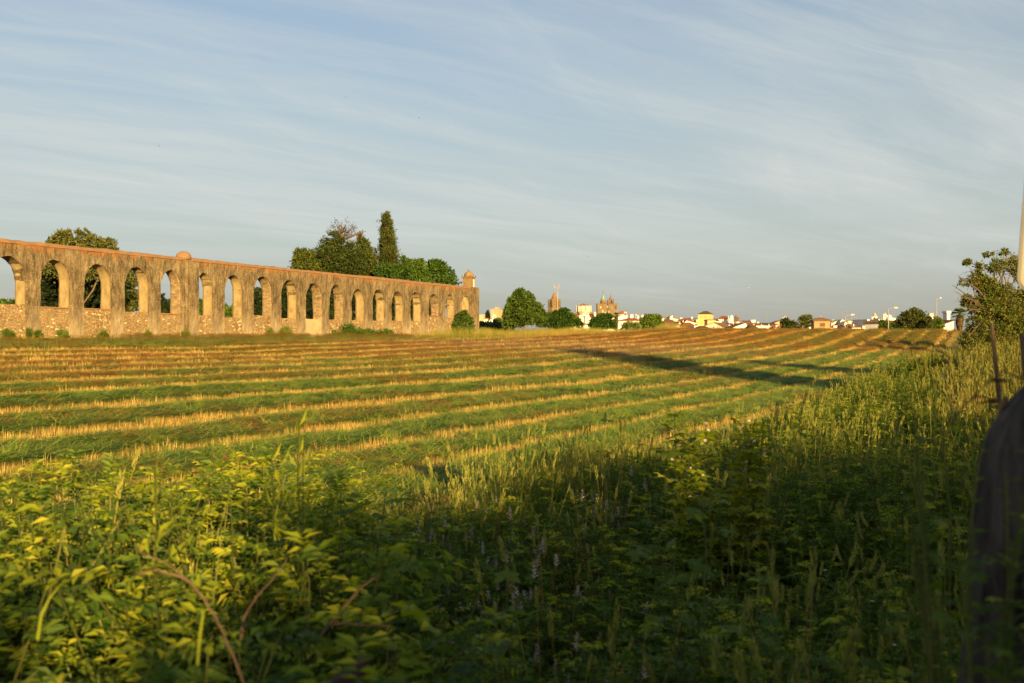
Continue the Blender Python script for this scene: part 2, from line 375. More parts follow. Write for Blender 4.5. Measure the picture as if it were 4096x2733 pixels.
def m_lining():
    m, nt, b = mat_new('cream_arch_plaster'); L = nt.links
    tc = node(nt, 'ShaderNodeTexCoord'); o = tc.outputs['Object']
    c1, f1 = noise_col(nt, o, 1.7, [(0.25, (0.13, 0.088, 0.042)), (0.42, (0.255, 0.185, 0.09)), (0.62, (0.335, 0.255, 0.128)), (0.8, (0.38, 0.30, 0.165))], detail=8, rough=0.65, stretch=(1, 1, .8))
    al = node(nt, 'ShaderNodeAttribute', attribute_name='edge')
    _, f3 = noise_col(nt, o, 3.5, [(0, (0, 0, 0)), (1, (1, 1, 1))], detail=7, rough=0.7)
    s = node(nt, 'ShaderNodeMath', operation='MULTIPLY_ADD'); L.new(f3, s.inputs[0]); s.inputs[1].default_value = 2.2; s.inputs[2].default_value = -1.0
    a = node(nt, 'ShaderNodeMath', operation='ADD'); L.new(s.outputs[0], a.inputs[0]); L.new(al.outputs['Fac'], a.inputs[1])
    q = node(nt, 'ShaderNodeMath', operation='MULTIPLY', use_clamp=True); L.new(a.outputs[0], q.inputs[0]); L.new(al.outputs['Fac'], q.inputs[1])
    col = mix(nt, q.outputs[0], c1, (0.17, 0.115, 0.055))
    L.new(col, b.inputs['Base Color']); b.inputs['Roughness'].default_value = 0.95; b.inputs['Specular IOR Level'].default_value = 0.1
    bump(nt, b, f1, 0.8, 0.04); return m
def m_rubble(name, c_dark, c_mid, c_lite, smooth=0.0):
    m, nt, b = mat_new(name); L = nt.links
    tc = node(nt, 'ShaderNodeTexCoord'); o = tc.outputs['Object']
    nd = node(nt, 'ShaderNodeTexNoise', Scale=3.0, Detail=3); L.new(o, nd.inputs['Vector'])
    ax = node(nt, 'ShaderNodeMix', data_type='VECTOR', Factor=0.12); L.new(o, ax.inputs[4]); L.new(nd.outputs['Color'], ax.inputs[5])
    vo = node(nt, 'ShaderNodeTexVoronoi', Scale=6.5); L.new(ax.outputs[1], vo.inputs['Vector'])
    vc = node(nt, 'ShaderNodeTexVoronoi', Scale=6.5, feature='DISTANCE_TO_EDGE'); L.new(ax.outputs[1], vc.inputs['Vector'])
    hs = node(nt, 'ShaderNodeSeparateColor'); L.new(vo.outputs['Color'], hs.inputs[0])
    r = node(nt, 'ShaderNodeValToRGB'); cr = r.color_ramp
    cr.elements[0].color = (*c_dark, 1); cr.elements[1].color = (*c_lite, 1); cr.elements.new(0.5).color = (*c_mid, 1)
    L.new(hs.outputs[0], r.inputs['Fac'])
    mr = node(nt, 'ShaderNodeMapRange'); mr.inputs['From Min'].default_value = 0.02; mr.inputs['From Max'].default_value = 0.09; L.new(vc.outputs['Distance'], mr.inputs['Value'])
    c1, f1 = noise_col(nt, o, 2.2, [(0.3, (0.18, 0.118, 0.056)), (0.7, (0.33, 0.23, 0.118))], detail=8, rough=0.7)
    col = mix(nt, mr.outputs[0], mix(nt, 1.0, c1, (0.72, 0.7, 0.66), 'MULTIPLY'), r.outputs[0])
    _, f2 = noise_col(nt, o, 0.7, [(0, (0, 0, 0)), (1, (1, 1, 1))], detail=4)
    mr2 = node(nt, 'ShaderNodeMapRange'); mr2.inputs['From Min'].default_value = 0.42-smooth*0.5; mr2.inputs['From Max'].default_value = 0.58-smooth*0.5; L.new(f2, mr2.inputs['Value'])
    col = mix(nt, mr2.outputs[0], col, c1)
    L.new(col, b.inputs['Base Color']); b.inputs['Roughness'].default_value = 0.95; b.inputs['Specular IOR Level'].default_value = 0.1
    sm = node(nt, 'ShaderNodeMath', operation='MULTIPLY_ADD'); L.new(f1, sm.inputs[0]); sm.inputs[1].default_value = 0.6; L.new(mr.outputs[0], sm.inputs[2])
    bump(nt, b, sm.outputs[0], 0.9, 0.06); return m
M_WALL = m_wall(); M_LIN = m_lining()
M_RUB = [m_rubble('rubble_masonry', (0.12, 0.075, 0.037), (0.27, 0.18, 0.09), (0.46, 0.345, 0.19)),
         m_rubble('rendered_rubble', (0.15, 0.095, 0.045), (0.27, 0.185, 0.092), (0.40, 0.295, 0.16), 0.25)]
M_STONE = [simple_mat('field_stone_pale', (0.36, 0.27, 0.165), (0.52, 0.42, 0.28), 6, 0.02),
           simple_mat('field_stone_rust', (0.16, 0.095, 0.05), (0.27, 0.165, 0.085), 6, 0.02),
           simple_mat('field_stone_grey', (0.16, 0.12, 0.08), (0.30, 0.23, 0.15), 6, 0.02)]
M_COPE = simple_mat('lichened_coping', (0.15, 0.105, 0.065), (0.27, 0.13, 0.05), 1.5, 0.02, stretch=(1, 1, 2), detail=9)
M_TURRET = simple_mat('brown_turret_stone', (0.12, 0.075, 0.035), (0.26, 0.165, 0.08), 4.0, 0.03, detail=9)

M_SMOOTH = simple_mat('smooth_tan_render', (0.27, 0.195, 0.11), (0.38, 0.285, 0.165), 1.2, 0.01, detail=9)
M_BRK = simple_mat('eroded_brick_reveal', (0.10, 0.062, 0.032), (0.33, 0.235, 0.125), 2.6, 0.08, detail=9, stretch=(1, 1, 2.5))
AQ_T = 1.05
ARCH = [(-40, 104, 32, 1022, 1215), (163, 279, 219, 1040, 1232), (337, 445, 394, 1058, 1238), (499, 595, 547, 1069, 1249), (644, 723, 685, 1080, 1257),
        (784, 851, 813, 1092.5, 1262), (899, 970, 934, 1101, 1271), (1015, 1088, 1050, 1107, 1263), (1125, 1188, 1158, 1120, 1273), (1224, 1288, 1254, 1133, 1277),
        (1318, 1373, 1348, 1140, 1279), (1407, 1458, 1435, 1158, 1282), (1490, 1539, 1516, 1160, 1284), (1567, 1614, 1590, 1167, 1284), (1643, 1685, 1665, 1170, 1285),
        (1715, 1756, 1732, 1176, 1266), (1781, 1818, 1802, 1178, 1272)]
aq = empty('aqueduct', (WP0[0], WP0[1], 0), math.atan2(WD.y, WD.x))
tag(aq, 'long brown stone aqueduct with a row of tall arches across the field', 'aqueduct')
def aq_ground(t, y=0):
    return float(terrain(WP0[0]+WD.x*t-WN.x*y, WP0[1]+WD.y*t-WN.y*y))
bays = []
for a, b_, ap, ya, ys in ARCH:
    ta, tb = wall_t(a), wall_t(b_)
    bays.append((ta, tb, wall_z(ap, ya), wall_z((a+b_)/2, ys)))
p0 = bays[0]
for k in (1, 2, 3): bays.insert(0, (p0[0]-3.42*k, p0[1]-3.42*k, p0[2]+0.01*k, p0[3]+0.02*k))
T_END = 62.9; Z_TOP = EZ+6.22
def yj(t, z): return 0.035*(vnoise(np.asarray(t)*1.1+5, np.asarray(z)*0.9, 51)-0.5)*2+0.03*(vnoise(np.asarray(t)*3.7, np.asarray(z)*3.1, 52)-0.5)*2
def arch_curve(ta, tb, zap, zs, n=18):
    "points (t, z) from left springing over the crown to the right springing"
    w = (tb-ta)/2; c = (ta+tb)/2; rise = min(1.28*w, (zap-zs)*0.55)
    out = []
    for i in range(n+1):
        s = -math.cos(math.pi*i/n)
        z = zap-rise+rise*(1-abs(s)**2.15)**0.55 if abs(s) < 1 else zap-rise
        out.append((c+w*s, z))
    return out
def build_body():
    V = []; F = []; lich = []; foot = []
    def grid(cols, nl, both=True):
        "cols: list of (t, zlow, zhigh)"
        base = len(V); n = len(cols)
        for face in (0, 1):
            for (t, zl, zh) in cols:
                g = aq_ground(t)
                for k in range(nl+1):
                    z = zl+(zh-zl)*k/nl
                    jy = float(yj(t, z)) if z < Z_TOP-0.02 else float(yj(t, z))*0.5
                    y = jy if face == 0 else AQ_T-jy
                    V.append((t, y, z)); lich.append(max(0, 1-(Z_TOP-z)/1.0)*(1 if face == 0 else 0.4)); foot.append(max(0, 1-(z-g)/2.3))
        def q(face, i, k): return base+face*n*(nl+1)+i*(nl+1)+k
        for i in range(n-1):
            for k in range(nl):
                F.append((q(0, i, k), q(0, i+1, k), q(0, i+1, k+1), q(0, i, k+1)))
                F.append((q(1, i+1, k), q(1, i, k), q(1, i, k+1), q(1, i+1, k+1)))
            F.append((q(0, i, nl), q(0, i+1, nl), q(1, i+1, nl), q(1, i, nl)))
            F.append((q(0, i+1, 0), q(0, i, 0), q(1, i, 0), q(1, i+1, 0)))
        return q, n
    prev = -9.5-7
    for j, (ta, tb, zap, zs) in enumerate(bays+[(T_END, None, None, None)]):
        n = max(2, int((ta-prev)/0.3)+1)
        cols = [(prev+(ta-prev)*i/(n-1), aq_ground(prev+(ta-prev)*i/(n-1))-0.4, Z_TOP) for i in range(n)]
        q, m = grid(cols, 26)
        for i in (0, m-1):
            for k in range(26):
                f = (q(0, i, k), q(0, i, k+1), q(1, i, k+1), q(1, i, k))
                F.append(f if i == 0 else f[::-1])
        if tb is None: break
        cv = arch_curve(ta, tb, zap, zs)
        cv = [(t+(random.uniform(-.045, .045) if 0 < i < len(cv)-1 else 0), z+random.uniform(-.04, .05)) for i, (t, z) in enumerate(cv)]
        grid([(t, z, Z_TOP) for t, z in cv], 8)
        prev = tb
    me = mesh_np('wall_body', V, F, M_WALL, extra={'lichen': lich, 'foot': foot})
    return obj('wall_body', me, aq)
build_body()
def build_coping():
    V = []; F = []; n = 150
    for i in range(n+1):
        t = -16.5+(61.5+16.5)*i/n
        j = random.uniform(-0.03, 0.03)+0.07*(float(vnoise(t*.23, 1, 63))-.5)+.04*(float(vnoise(t*.9, 2, 64))-.5); e = random.uniform(-0.03, 0.03)
        for y, z in ((-0.05+e, Z_TOP-0.01), (-0.055+e, Z_TOP+0.05+j), (0.16, Z_TOP+0.24+j), (0.5, Z_TOP+0.29+j), (0.89, Z_TOP+0.24+j), (AQ_T+0.055, Z_TOP+0.05), (AQ_T+0.05, Z_TOP-0.01)):
            V.append((t, y, z))
    for i in range(n):
        for k in range(6):
            F.append((i*7+k, (i+1)*7+k, (i+1)*7+k+1, i*7+k+1))
    obj('coping', mesh_np('coping', V, F, M_COPE), aq)
build_coping()
stones_left = 300
def rock_mesh(i):
    r_ = np.random.default_rng(100+i)
    vs = []; 
    for (a, b_) in ((0, 0.55), (1, 1.0)):
        for k in range(7):
            an = 2*math.pi*k/7+r_.uniform(-.2, .2); rr = (0.6 if a else 1.0)*r_.uniform(0.75, 1.1)
            vs.append((math.cos(an)*rr, 0.35 if a == 0 else -0.35, math.sin(an)*rr*0.75))
    fs = [tuple(range(7, 14))[::-1]] + [(k, (k+1) % 7, 7+(k+1) % 7, 7+k) for k in range(7)]
    vs2 = [(x, y, z) for x, y, z in vs]
    me = bpy.data.meshes.new('stone'); me.from_pydata(vs2, [], fs); me.materials.append(M_STONE[i % 3]); me.update(); return me
ROCKS = [rock_mesh(i) for i in range(9)]
for j, (ta, tb, zap, zs) in enumerate(bays):
    jj = j-3
    # arch lining
    cv = arch_curve(ta, tb, zap, zs, 22); c = (ta+tb)/2
    pts = [(ta, zs-0.25)]+[(ta, zs+(cv[0][1]-zs)*k/6) for k in range(6)]+cv+[(tb, zs+(cv[-1][1]-zs)*k/6) for k in range(5, -1, -1)]+[(tb, zs-0.25)]
    V = []; F = []; E = []; ys = [0.07, 0.10, 0.17, 0.35, 0.6, 0.85, 0.97, 1.0]; ny = len(ys)
    for (t, z) in pts:
        off = 0.018
        for k, y in enumerate(ys):
            tt = t+(c-t)/max(1e-3, (tb-ta)/2)*off*(1 if abs(c-t) > 0 else 0); zz = z-off*(0.8 if z > cv[0][1] else 0)
            if k == 0 or k == ny-1: tt, zz = t+(t-c)*0.0, z+(0.03 if z > cv[0][1] else 0)
            nn = float(vnoise(t*2.3+z*1.7+j, y*3.3, 61)-0.5)*0.03
            V.append((tt+(c-t)*nn, y, zz)); E.append(0.95 if y < 0.12 else (0.45 if y < 0.2 else (0.12 if y < 0.9 else 0.7)))
    for i in range(len(pts)-1):
        for k in range(ny-1): F.append((i*ny+k, i*ny+k+1, (i+1)*ny+k+1, (i+1)*ny+k))
    obj('arch_lining', mesh_np('arch_lining', V, F, M_BRK if jj in (4, 7, 9, 10, 15) else M_LIN, smooth=True, extra={'edge': E}), aq)
    # infill wall under the arch
    g = aq_ground(c)
    n = 9; m = 9; V = []; F = []
    rec = 0.05+0.05*random.random()
    for face in (0, 1):
        for i in range(n+1):
            for k in range(m+1):
                t = ta-0.02+(tb-ta+0.04)*i/n; gz = aq_ground(t)-0.3
                top = zs+0.05*float(vnoise(t*1.7, j, 71)-0.5)
                z = gz+(top-gz)*k/m
                y = rec+0.05*float(vnoise(t*2.1, z*2.3, 72)-0.5) if face == 0 else AQ_T-0.12
                V.append((t, y, z))
    def q(f, i, k): return f*(n+1)*(m+1)+i*(m+1)+k
    for i in range(n):
        for k in range(m):
            F.append((q(0, i, k), q(0, i+1, k), q(0, i+1, k+1), q(0, i, k+1))); F.append((q(1, i+1, k), q(1, i, k), q(1, i, k+1), q(1, i+1, k+1)))
        F.append((q(0, i, m), q(0, i+1, m), q(1, i+1, m), q(1, i, m)))
    plain = jj in (10,)
    panel = obj('infill_wall', mesh_np('infill_wall', V, F, M_RUB[1 if jj in (1, 3, 4, 9, 11) else 0]), aq)
    if jj == 9: panel.data.materials[0] = M_SMOOTH; panel['label'] = 'infill panel with smooth plaster face'
    if jj >= 0 and jj != 9:
        cnt = {0: 30, 1: 26, 2: 30, 3: 24, 4: 22, 14: 20, 15: 30}.get(jj, 14)
        if jj > 12 and jj not in (14, 15): cnt = 8
        for s in range(cnt):
            if stones_left <= 0: break
            stones_left -= 1
            st = bpy.data.objects.new('stone', random.choice(ROCKS)); link(st, panel)
            sz = random.uniform(0.07, 0.15)
            zz = g+0.1+(zs-g-0.25)*random.random()**(1.5 if jj in (1, 2) else 1.0)
            st.location = (random.uniform(ta+0.12, tb-0.12), rec-0.01, zz)
            st.scale = (sz*random.uniform(.9, 1.5), 0.10, sz*random.uniform(.8, 1.1)); st.rotation_euler = (0, random.uniform(-.4, .4), 0)
    # sill slab on some panels
    if jj in (1, 2, 4, 15) :
        sb = MB(); sb.box(ta+0.01, tb-0.01, rec-0.06, AQ_T-0.1, zs-0.02, zs+0.06); sb.build('sill_slab', M_COPE, aq)
def buttress(t0, t1, proud, ztop, nm):
    V = []; F = []; n = 6; m = 24; L_ = []; Ft = []
    prof = [(t0, 0.05)]+[(t0+(t1-t0)*i/n, -proud) for i in range(n+1)]+[(t1, 0.05)]
    for (t, y) in prof:
        g = aq_ground(t)
        for k in range(m+1):
            z = g-0.4+(ztop-g+0.4)*k/m
            V.append((t+0.02*float(vnoise(z*2, t, 81)-.5), y+0.04*float(vnoise(t*2, z*2.2, 82)-.5), z)); L_.append(max(0, 1-(ztop-z)/1.2)*0.6); Ft.append(max(0, 1-(z-g)/2.5))
    for i in range(len(prof)-1):
        for k in range(m): F.append((i*(m+1)+k, (i+1)*(m+1)+k, (i+1)*(m+1)+k+1, i*(m+1)+k+1))
    k = m
    base = len(V)
    V += [(t0, 0.05, ztop+0.02), (t1, 0.05, ztop+0.02)]; L_ += [.5, .5]; Ft += [0, 0]
    F.append((1*(m+1)+m, (n+1)*(m+1)+m, base+1, base))
    return obj(nm, mesh_np(nm, V, F, M_WALL, extra={'lichen': L_, 'foot': Ft}), aq)
buttress(15.9, 16.9, 0.30, EZ+6.15, 'buttress')
buttress(61.55, 62.85, 0.42, EZ+6.40, 'end_pier')
hr = MB(); hr.lathe([(0.16, aq_ground(15.7)-0.3), (0.16, EZ+6.1), (0.05, EZ+6.25)], 10, (15.8, -0.08, 0)); hr.build('round_shaft', M_WALL, aq, True)
dm = MB(); dm.lathe([(0.58, Z_TOP+0.1), (0.58, Z_TOP+0.30), (0.53, Z_TOP+0.46), (0.42, Z_TOP+0.60), (0.24, Z_TOP+0.70), (0.05, Z_TOP+0.74)], 20, (16.05, 0.45, 0)); dm.v = [(x+.05*(float(vnoise(x*5+z*3, y*5, 65))-.5), y+.05*(float(vnoise(y*5, z*5+x*3, 66))-.5), z+.05*(float(vnoise(x*6, y*6, 67))-.5)) for x, y, z in dm.v]; dm.build('stone_dome', M_COPE, aq, True)
# end turret
tz = Z_TOP-0.05; b1 = MB(); b1.box(61.5, 62.55, 0.0, 1.05, tz, tz+1.32); tb_ = b1.build('turret', M_TURRET, aq)
b2 = MB(); b2.box(61.42, 62.63, -0.08, 1.13, tz+1.32, tz+1.42); b2.box(61.36, 62.69, -0.14, 1.19, tz+1.42, tz+1.50); b2.build('cornice', M_TURRET, tb_)
b3 = MB(); b3.lathe([(0.57, tz+1.5), (0.57, tz+1.62), (0.53, tz+1.80), (0.42, tz+1.98), (0.22, tz+2.1), (0.10, tz+2.13), (0.09, tz+2.30), (0.12, tz+2.31), (0.12, tz+2.37)], 18, (62.025, 0.525, 0)); b3.build('dome', M_TURRET, tb_, True)
for (x, y) in ((61.45, -0.05), (62.6, -0.05), (61.45, 1.1), (62.6, 1.1)):
    b4 = MB(); b4.lathe([(0.06, tz+1.5), (0.06, tz+1.56), (0.08, tz+1.62), (0.03, tz+1.68)], 8, (x, y, 0)); b4.build('pinnacle', M_TURRET, tb_, True)
M_PALE = simple_mat('pale_slit_face', (0.5, 0.42, 0.3), (0.66, 0.58, 0.44), 5, 0.01)
b5 = MB(); b5.box(62.12, 62.38, -0.03, 0.02, tz+0.12, tz+1.2); b5.build('slit_panel', M_PALE, tb_)  # pale strip on the turret front
# sloping buttress and blocked arch at the far end
b6 = MB(); g = aq_ground(59.5)
b6.prism([(57.6, g-0.3), (61.6, g-0.3), (61.6, g+2.6), (60.2, g+2.5)], -0.45, 0.02); b6.build('sloping_buttress', M_WALL, aq)
ta, tb2 = wall_t(1846), wall_t(1873); b7 = MB(); cv = arch_curve(ta, tb2, wall_z(1862, 1185), wall_z(1862, 1225), 12)
b7.prism([(ta, wall_z(1862, 1240))]+[(tb2, wall_z(1862, 1240))]+cv[::-1], -0.03, 0.0); bl = b7.build('blocked_arch', M_LIN, aq)
b8 = MB(); b8.tube([(cv[k][0], -0.03, cv[k][1]) for k in range(len(cv))], 0.11, 5); b8.build('arch_rim', M_WALL, bl)
# ------------------------------------------------------------------ trees and bushes
G1, G2, G3 = (0.020, 0.034, 0.008), (0.045, 0.078, 0.014), (0.085, 0.125, 0.022)
LM = {
 'broad': leaf_mat('broadleaf_foliage', [(0.0, (0.0189, 0.0441, 0.0084)), (0.5, (0.0441, 0.08925, 0.01365)), (1.0, (0.08925, 0.1417, 0.021))]),
 'pine': leaf_mat('conifer_foliage', [(0.0, (0.0191, 0.03125, 0.007812)), (0.5, (0.04774, 0.0651, 0.01215)), (1.0, (0.09548, 0.1042, 0.0191))], trans=0.2),
 'cypress': leaf_mat('cypress_foliage', [(0.0, (0.01488, 0.02232, 0.0062)), (0.5, (0.0341, 0.04464, 0.00868)), (1.0, (0.0589, 0.0651, 0.0124))], trans=0.15),
 'olive': leaf_mat('olive_foliage', [(0.0, (0.03564, 0.04356, 0.01426)), (0.5, (0.07524, 0.08316, 0.02376)), (1.0, (0.1267, 0.1228, 0.0396))], trans=0.25),
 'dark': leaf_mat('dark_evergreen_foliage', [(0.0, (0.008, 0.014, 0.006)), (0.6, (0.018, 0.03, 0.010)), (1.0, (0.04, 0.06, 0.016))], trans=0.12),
 'bush': leaf_mat('bush_foliage', [(0.0, (0.03444, 0.0597, 0.01148)), (0.5, (0.07462, 0.1205, 0.02066)), (1.0, (0.1378, 0.1894, 0.03214))]),
 'dry': leaf_mat('withered_foliage', [(0.0, (0.035, 0.022, 0.009)), (0.5, (0.07, 0.044, 0.016)), (1.0, (0.11, 0.07, 0.024))], trans=0.2),
 'mixed': leaf_mat('thin_brownish_foliage', [(0.0, (0.022, 0.04, 0.010)), (0.6, (0.072, 0.10, 0.019)), (0.85, (0.115, 0.115, 0.025)), (1.0, (0.155, 0.12, 0.032))], trans=0.25),
 'blue': leaf_mat('grey_green_foliage', [(0.0, (0.049, 0.077, 0.035)), (0.6, (0.098, 0.133, 0.056)), (1.0, (0.154, 0.175, 0.07))], trans=0.2),
 'fennel': leaf_mat('feathery_foliage', [(0.0, (0.09, 0.115, 0.03)), (1.0, (0.2, 0.21, 0.06))], trans=0.35),
}
M_BARK = simple_mat('tree_bark', (0.06, 0.04, 0.025), (0.17, 0.115, 0.07), 6, 0.03, stretch=(2, 2, .4))
M_TWIG = simple_mat('grey_twigs', (0.07, 0.05, 0.034), (0.15, 0.11, 0.072), 8, 0.01)
def unit(n, g):
    a = g.normal(size=(n, 3)); return a/np.linalg.norm(a, axis=1)[:, None]
def leaf_quads(Pp, A, L, Wd, g):
    "rhombus leaves: points, axes, length, width"
    n = len(Pp); B = np.cross(A, unit(n, g)); B /= (np.linalg.norm(B, axis=1)[:, None]+1e-9)
    C = np.cross(A, B); lift = (g.uniform(-.15, .35, n)*L)[:, None]
    V = np.stack([Pp, Pp+A*(L*.45)[:, None]+B*(Wd*.5)[:, None]+C*lift*0.4, Pp+A*L[:, None]+C*lift, Pp+A*(L*.45)[:, None]-B*(Wd*.5)[:, None]+C*lift*0.4], 1).reshape(-1, 3)
    F = np.arange(4*n).reshape(n, 4); return V, F
def crown_arrays(lobes, nclump, per, leaf, g, cr=0.16, aspect=0.5, droop=0.0, inner=0.25, up=0.0, flat=1.0):
    vol = np.array([l[3]*l[4]*l[5] for l in lobes])**0.67; pr = vol/vol.sum()
    k = g.choice(len(lobes), nclump, p=pr)
    Lb = np.array(lobes); d = unit(nclump, g)
    rad = np.where(g.random(nclump) < inner, g.uniform(.25, .75, nclump), g.uniform(.74, 1.04, nclump))
    c = Lb[k, :3]+d*Lb[k, 3:6]*rad[:, None]
    cs = cr*np.cbrt(Lb[k, 3]*Lb[k, 4]*Lb[k, 5])*g.uniform(0.65, 1.35, nclump)
    Pp = np.repeat(c, per, 0)+g.normal(size=(nclump*per, 3))*np.repeat(cs, per)[:, None]*np.array([1, 1, 0.8*flat])*0.62
    out = np.repeat(d, per, 0)
    A = out*0.7+unit(nclump*per, g)*0.9+np.array([0, 0, up-droop]); A /= np.linalg.norm(A, axis=1)[:, None]
    L = leaf*g.uniform(0.6, 1.35, len(Pp))
    V, F = leaf_quads(Pp, A, L, L*aspect, g)
    rc = np.repeat(g.random(nclump), per)
    rnd = np.clip(rc*0.6+g.random(len(Pp))*0.4, 0, 1)
    return V, F, rnd
def px_lobes(base, Y, spec, flat=0.85):
    "spec: (px, py, rx px, ry px, depth offset m) -> lobes relative to base"
    out = []
    for (px, py, rx, ry, dy) in spec:
        c = P(px, py, Y+dy)-base; s = (Y+dy)/FPX
        out.append((c.x, c.y, c.z, rx*s, (rx*s)*flat, ry*s))
    return out
def tree(name, label, cat, bpx, Y, spec, mat, ncl, per, leaf, trunk=0.2, seed=1, group=None, limbs=5, base_z=None, rs=1.0, extra=None, limbmat=None, top=None, **kw):
    g = np.random.default_rng(seed)
    b = P(bpx, CY, Y); b.z = float(terrain(b.x, b.y)) if base_z is None else base_z
    t = empty(name, b); tag(t, label, cat, group)
    spec = [(q[0], q[1], q[2]*rs, q[3]*rs, q[4]) for q in spec]
    lobes = px_lobes(b, Y, spec)
    V, F, r = crown_arrays(lobes, ncl, per, leaf, g, **kw)
    obj('crown', mesh_np('crown', V, F, LM[mat], rnd=r), t)
    if trunk:
        mb = MB(); zc = np.mean([l[2] for l in lobes]); zmax = max(l[2] for l in lobes)
        cx = np.mean([l[0] for l in lobes]); cy = np.mean([l[1] for l in lobes])
        pts = [Vector((cx*f*0.5*f, cy*f*0.5*f, -0.2+(zc+0.2)*f)) + Vector((g.uniform(-.1, .1), g.uniform(-.1, .1), 0))*trunk*3*f for f in np.linspace(0, 1, 5)]
        mb.tube(pts, [trunk*1.25, trunk, trunk*.85, trunk*.7, trunk*.45], 8)
        mb.build('trunk', M_BARK, t, True)
        lb = MB()
        for k in range(limbs):
            l = lobes[k % len(lobes)]; p0 = pts[1 + k % 3]; p3 = Vector(l[:3])+Vector((g.uniform(-.5, .5)*l[3], g.uniform(-.5, .5)*l[4], g.uniform(-.2, .6)*l[5]))
            mid = p0.lerp(p3, 0.5)+Vector((0, 0, -0.1*(p3-p0).length))
            lb.tube([p0, mid, p3], [trunk*.5, trunk*.32, trunk*.1], 5)
        if limbs: lb.build('limbs', M_BARK, t, True)
    if extra: extra(t, b, g)
    return t
# --- behind the aqueduct, left
tree('olive_tree', 'rounded olive green treetop showing above the left end of the aqueduct', 'tree', 300, 82,
     [(250, 962, 38, 34, 0), (318, 962, 44, 34, 2), (375, 978, 36, 30, 0), (425, 990, 34, 30, 1), (222, 975, 24, 20, 0), (300, 1060, 110, 60, 0), (448, 1000, 18, 20, 0), (268, 926, 12, 12, 0), (345, 935, 12, 12, 0)], 'olive', 510, 24, 0.24, 0.3, 11, up=0.3, cr=0.3)
tree('evergreen_tree', 'dark evergreen filling the second arch from the left edge of the photo', 'tree', 190, 86,
     [(180, 1130, 60, 60, 0), (215, 1180, 70, 64, 0), (165, 1200, 50, 56, 0), (260, 1110, 50, 50, 0)], 'dark', 420, 22, 0.42, 0.4, 12, cr=0.3)
tree('evergreen_tree', 'dark tree with a leaning trunk behind the third arch from the left', 'tree', 370, 88,
     [(400, 1120, 50, 60, 0), (420, 1180, 50, 60, 0), (350, 1200, 35, 60, -3), (470, 1150, 35, 60, 0), (365, 1150, 28, 40, -2)], 'dark', 340, 22, 0.42, 0.28, 13, cr=0.3)
tree('bushy_tree', 'light green thin tree seen through the fourth arch from the left', 'tree', 505, 90,
     [(490, 1170, 40, 80, 0), (500, 1220, 40, 50, 0), (520, 1130, 22, 45, 0), (545, 1190, 25, 30, 0)], 'olive', 190, 22, 0.34, 0.2, 14, cr=0.3)
tree('bushy_tree', 'low green treetop far behind the leftmost arch', 'tree', 15, 150, [(0, 1222, 40, 16, 0), (40, 1218, 30, 14, 0)], 'broad', 90, 20, 0.5, 0.25, 15)
tree('bushy_tree', 'grey green tree low in the arch beside the domed pilaster', 'tree', 660, 120, [(640, 1235, 40, 48, 0), (680, 1245, 30, 40, 0)], 'dark', 130, 22, 0.45, 0.25, 16)
tree('bushy_tree', 'green tree low in the arch just right of the domed pilaster', 'tree', 790, 130, [(780, 1235, 35, 40, 0), (815, 1250, 25, 35, 0)], 'broad', 110, 22, 0.5, 0.25, 17)
tree('bush', 'small sunlit bush low in the second arch right of the domed pilaster', 'bush', 915, 125, [(905, 1250, 30, 28, 0), (930, 1255, 25, 28, 0)], 'bush', 90, 20, 0.4, 0, 18)
tree('dark_tree', 'dark tree filling the lower half of the third arch right of the pilaster', 'tree', 1045, 120, [(1030, 1215, 45, 58, 0), (1060, 1225, 35, 50, 0), (1015, 1190, 25, 40, 0)], 'dark', 190, 22, 0.45, 0.3, 19)
tree('dark_tree', 'tall dark tree behind the fourth and fifth arches right of the pilaster', 'tree', 1160, 125, [(1140, 1200, 60, 75, 0), (1165, 1160, 40, 60, 0), (1210, 1230, 60, 60, 0), (1130, 1250, 50, 40, 0), (1255, 1200, 40, 70, 0)], 'dark', 360, 22, 0.5, 0.35, 20)
# --- conifer group behind the aqueduct
def dry_top(t, b, g):
    lob = px_lobes(b, 150, [(1370, 905, 42, 18, 0), (1345, 918, 28, 14, 1), (1400, 922, 26, 14, 0), (1375, 935, 30, 14, 0), (1430, 945, 22, 9, 0), (1372, 965, 26, 14, 0)])
    V, F, r = crown_arrays(lob, 70, 12, 0.42, g, aspect=0.2, cr=0.4)
    obj('withered_top', mesh_np('withered_top', V, F, LM['dry'], rnd=r), t)
    mb = MB(); q = lambda px, py: P(px, py, 150)-b
    mb.tube([q(1370, 1010), q(1369, 950), q(1366, 900)], [.3, .22, .08], 6)
    for (px, py) in ((1338, 915), (1345, 900), (1385, 898), (1405, 920), (1440, 935), (1465, 925), (1420, 960)): mb.tube([q(1369, min(960, py+35)), q((1369+px)/2, py+14), q(px, py)], [.14, .09, .04], 4)
    mb.build('bare_branches', M_TWIG, t, True)
tree('conifer', 'broad dark conifer with a withered brown top behind the wall', 'tree', 1370, 150,
     [(1370, 1005, 55, 50, 0), (1320, 985, 40, 35, 0), (1300, 1025, 45, 30, -2), (1280, 1010, 22, 30, 0), (1345, 955, 28, 25, 0), (1340, 1060, 70, 45, 0), (1400, 1050, 55, 55, -2), (1400, 1100, 90, 50, 0), (1280, 1065, 30, 30, 0), (1320, 1130, 80, 60, 0)], 'pine', 1088, 26, 0.46, 0.5, 31, droop=0.35, cr=0.28, aspect=0.3, extra=dry_top)
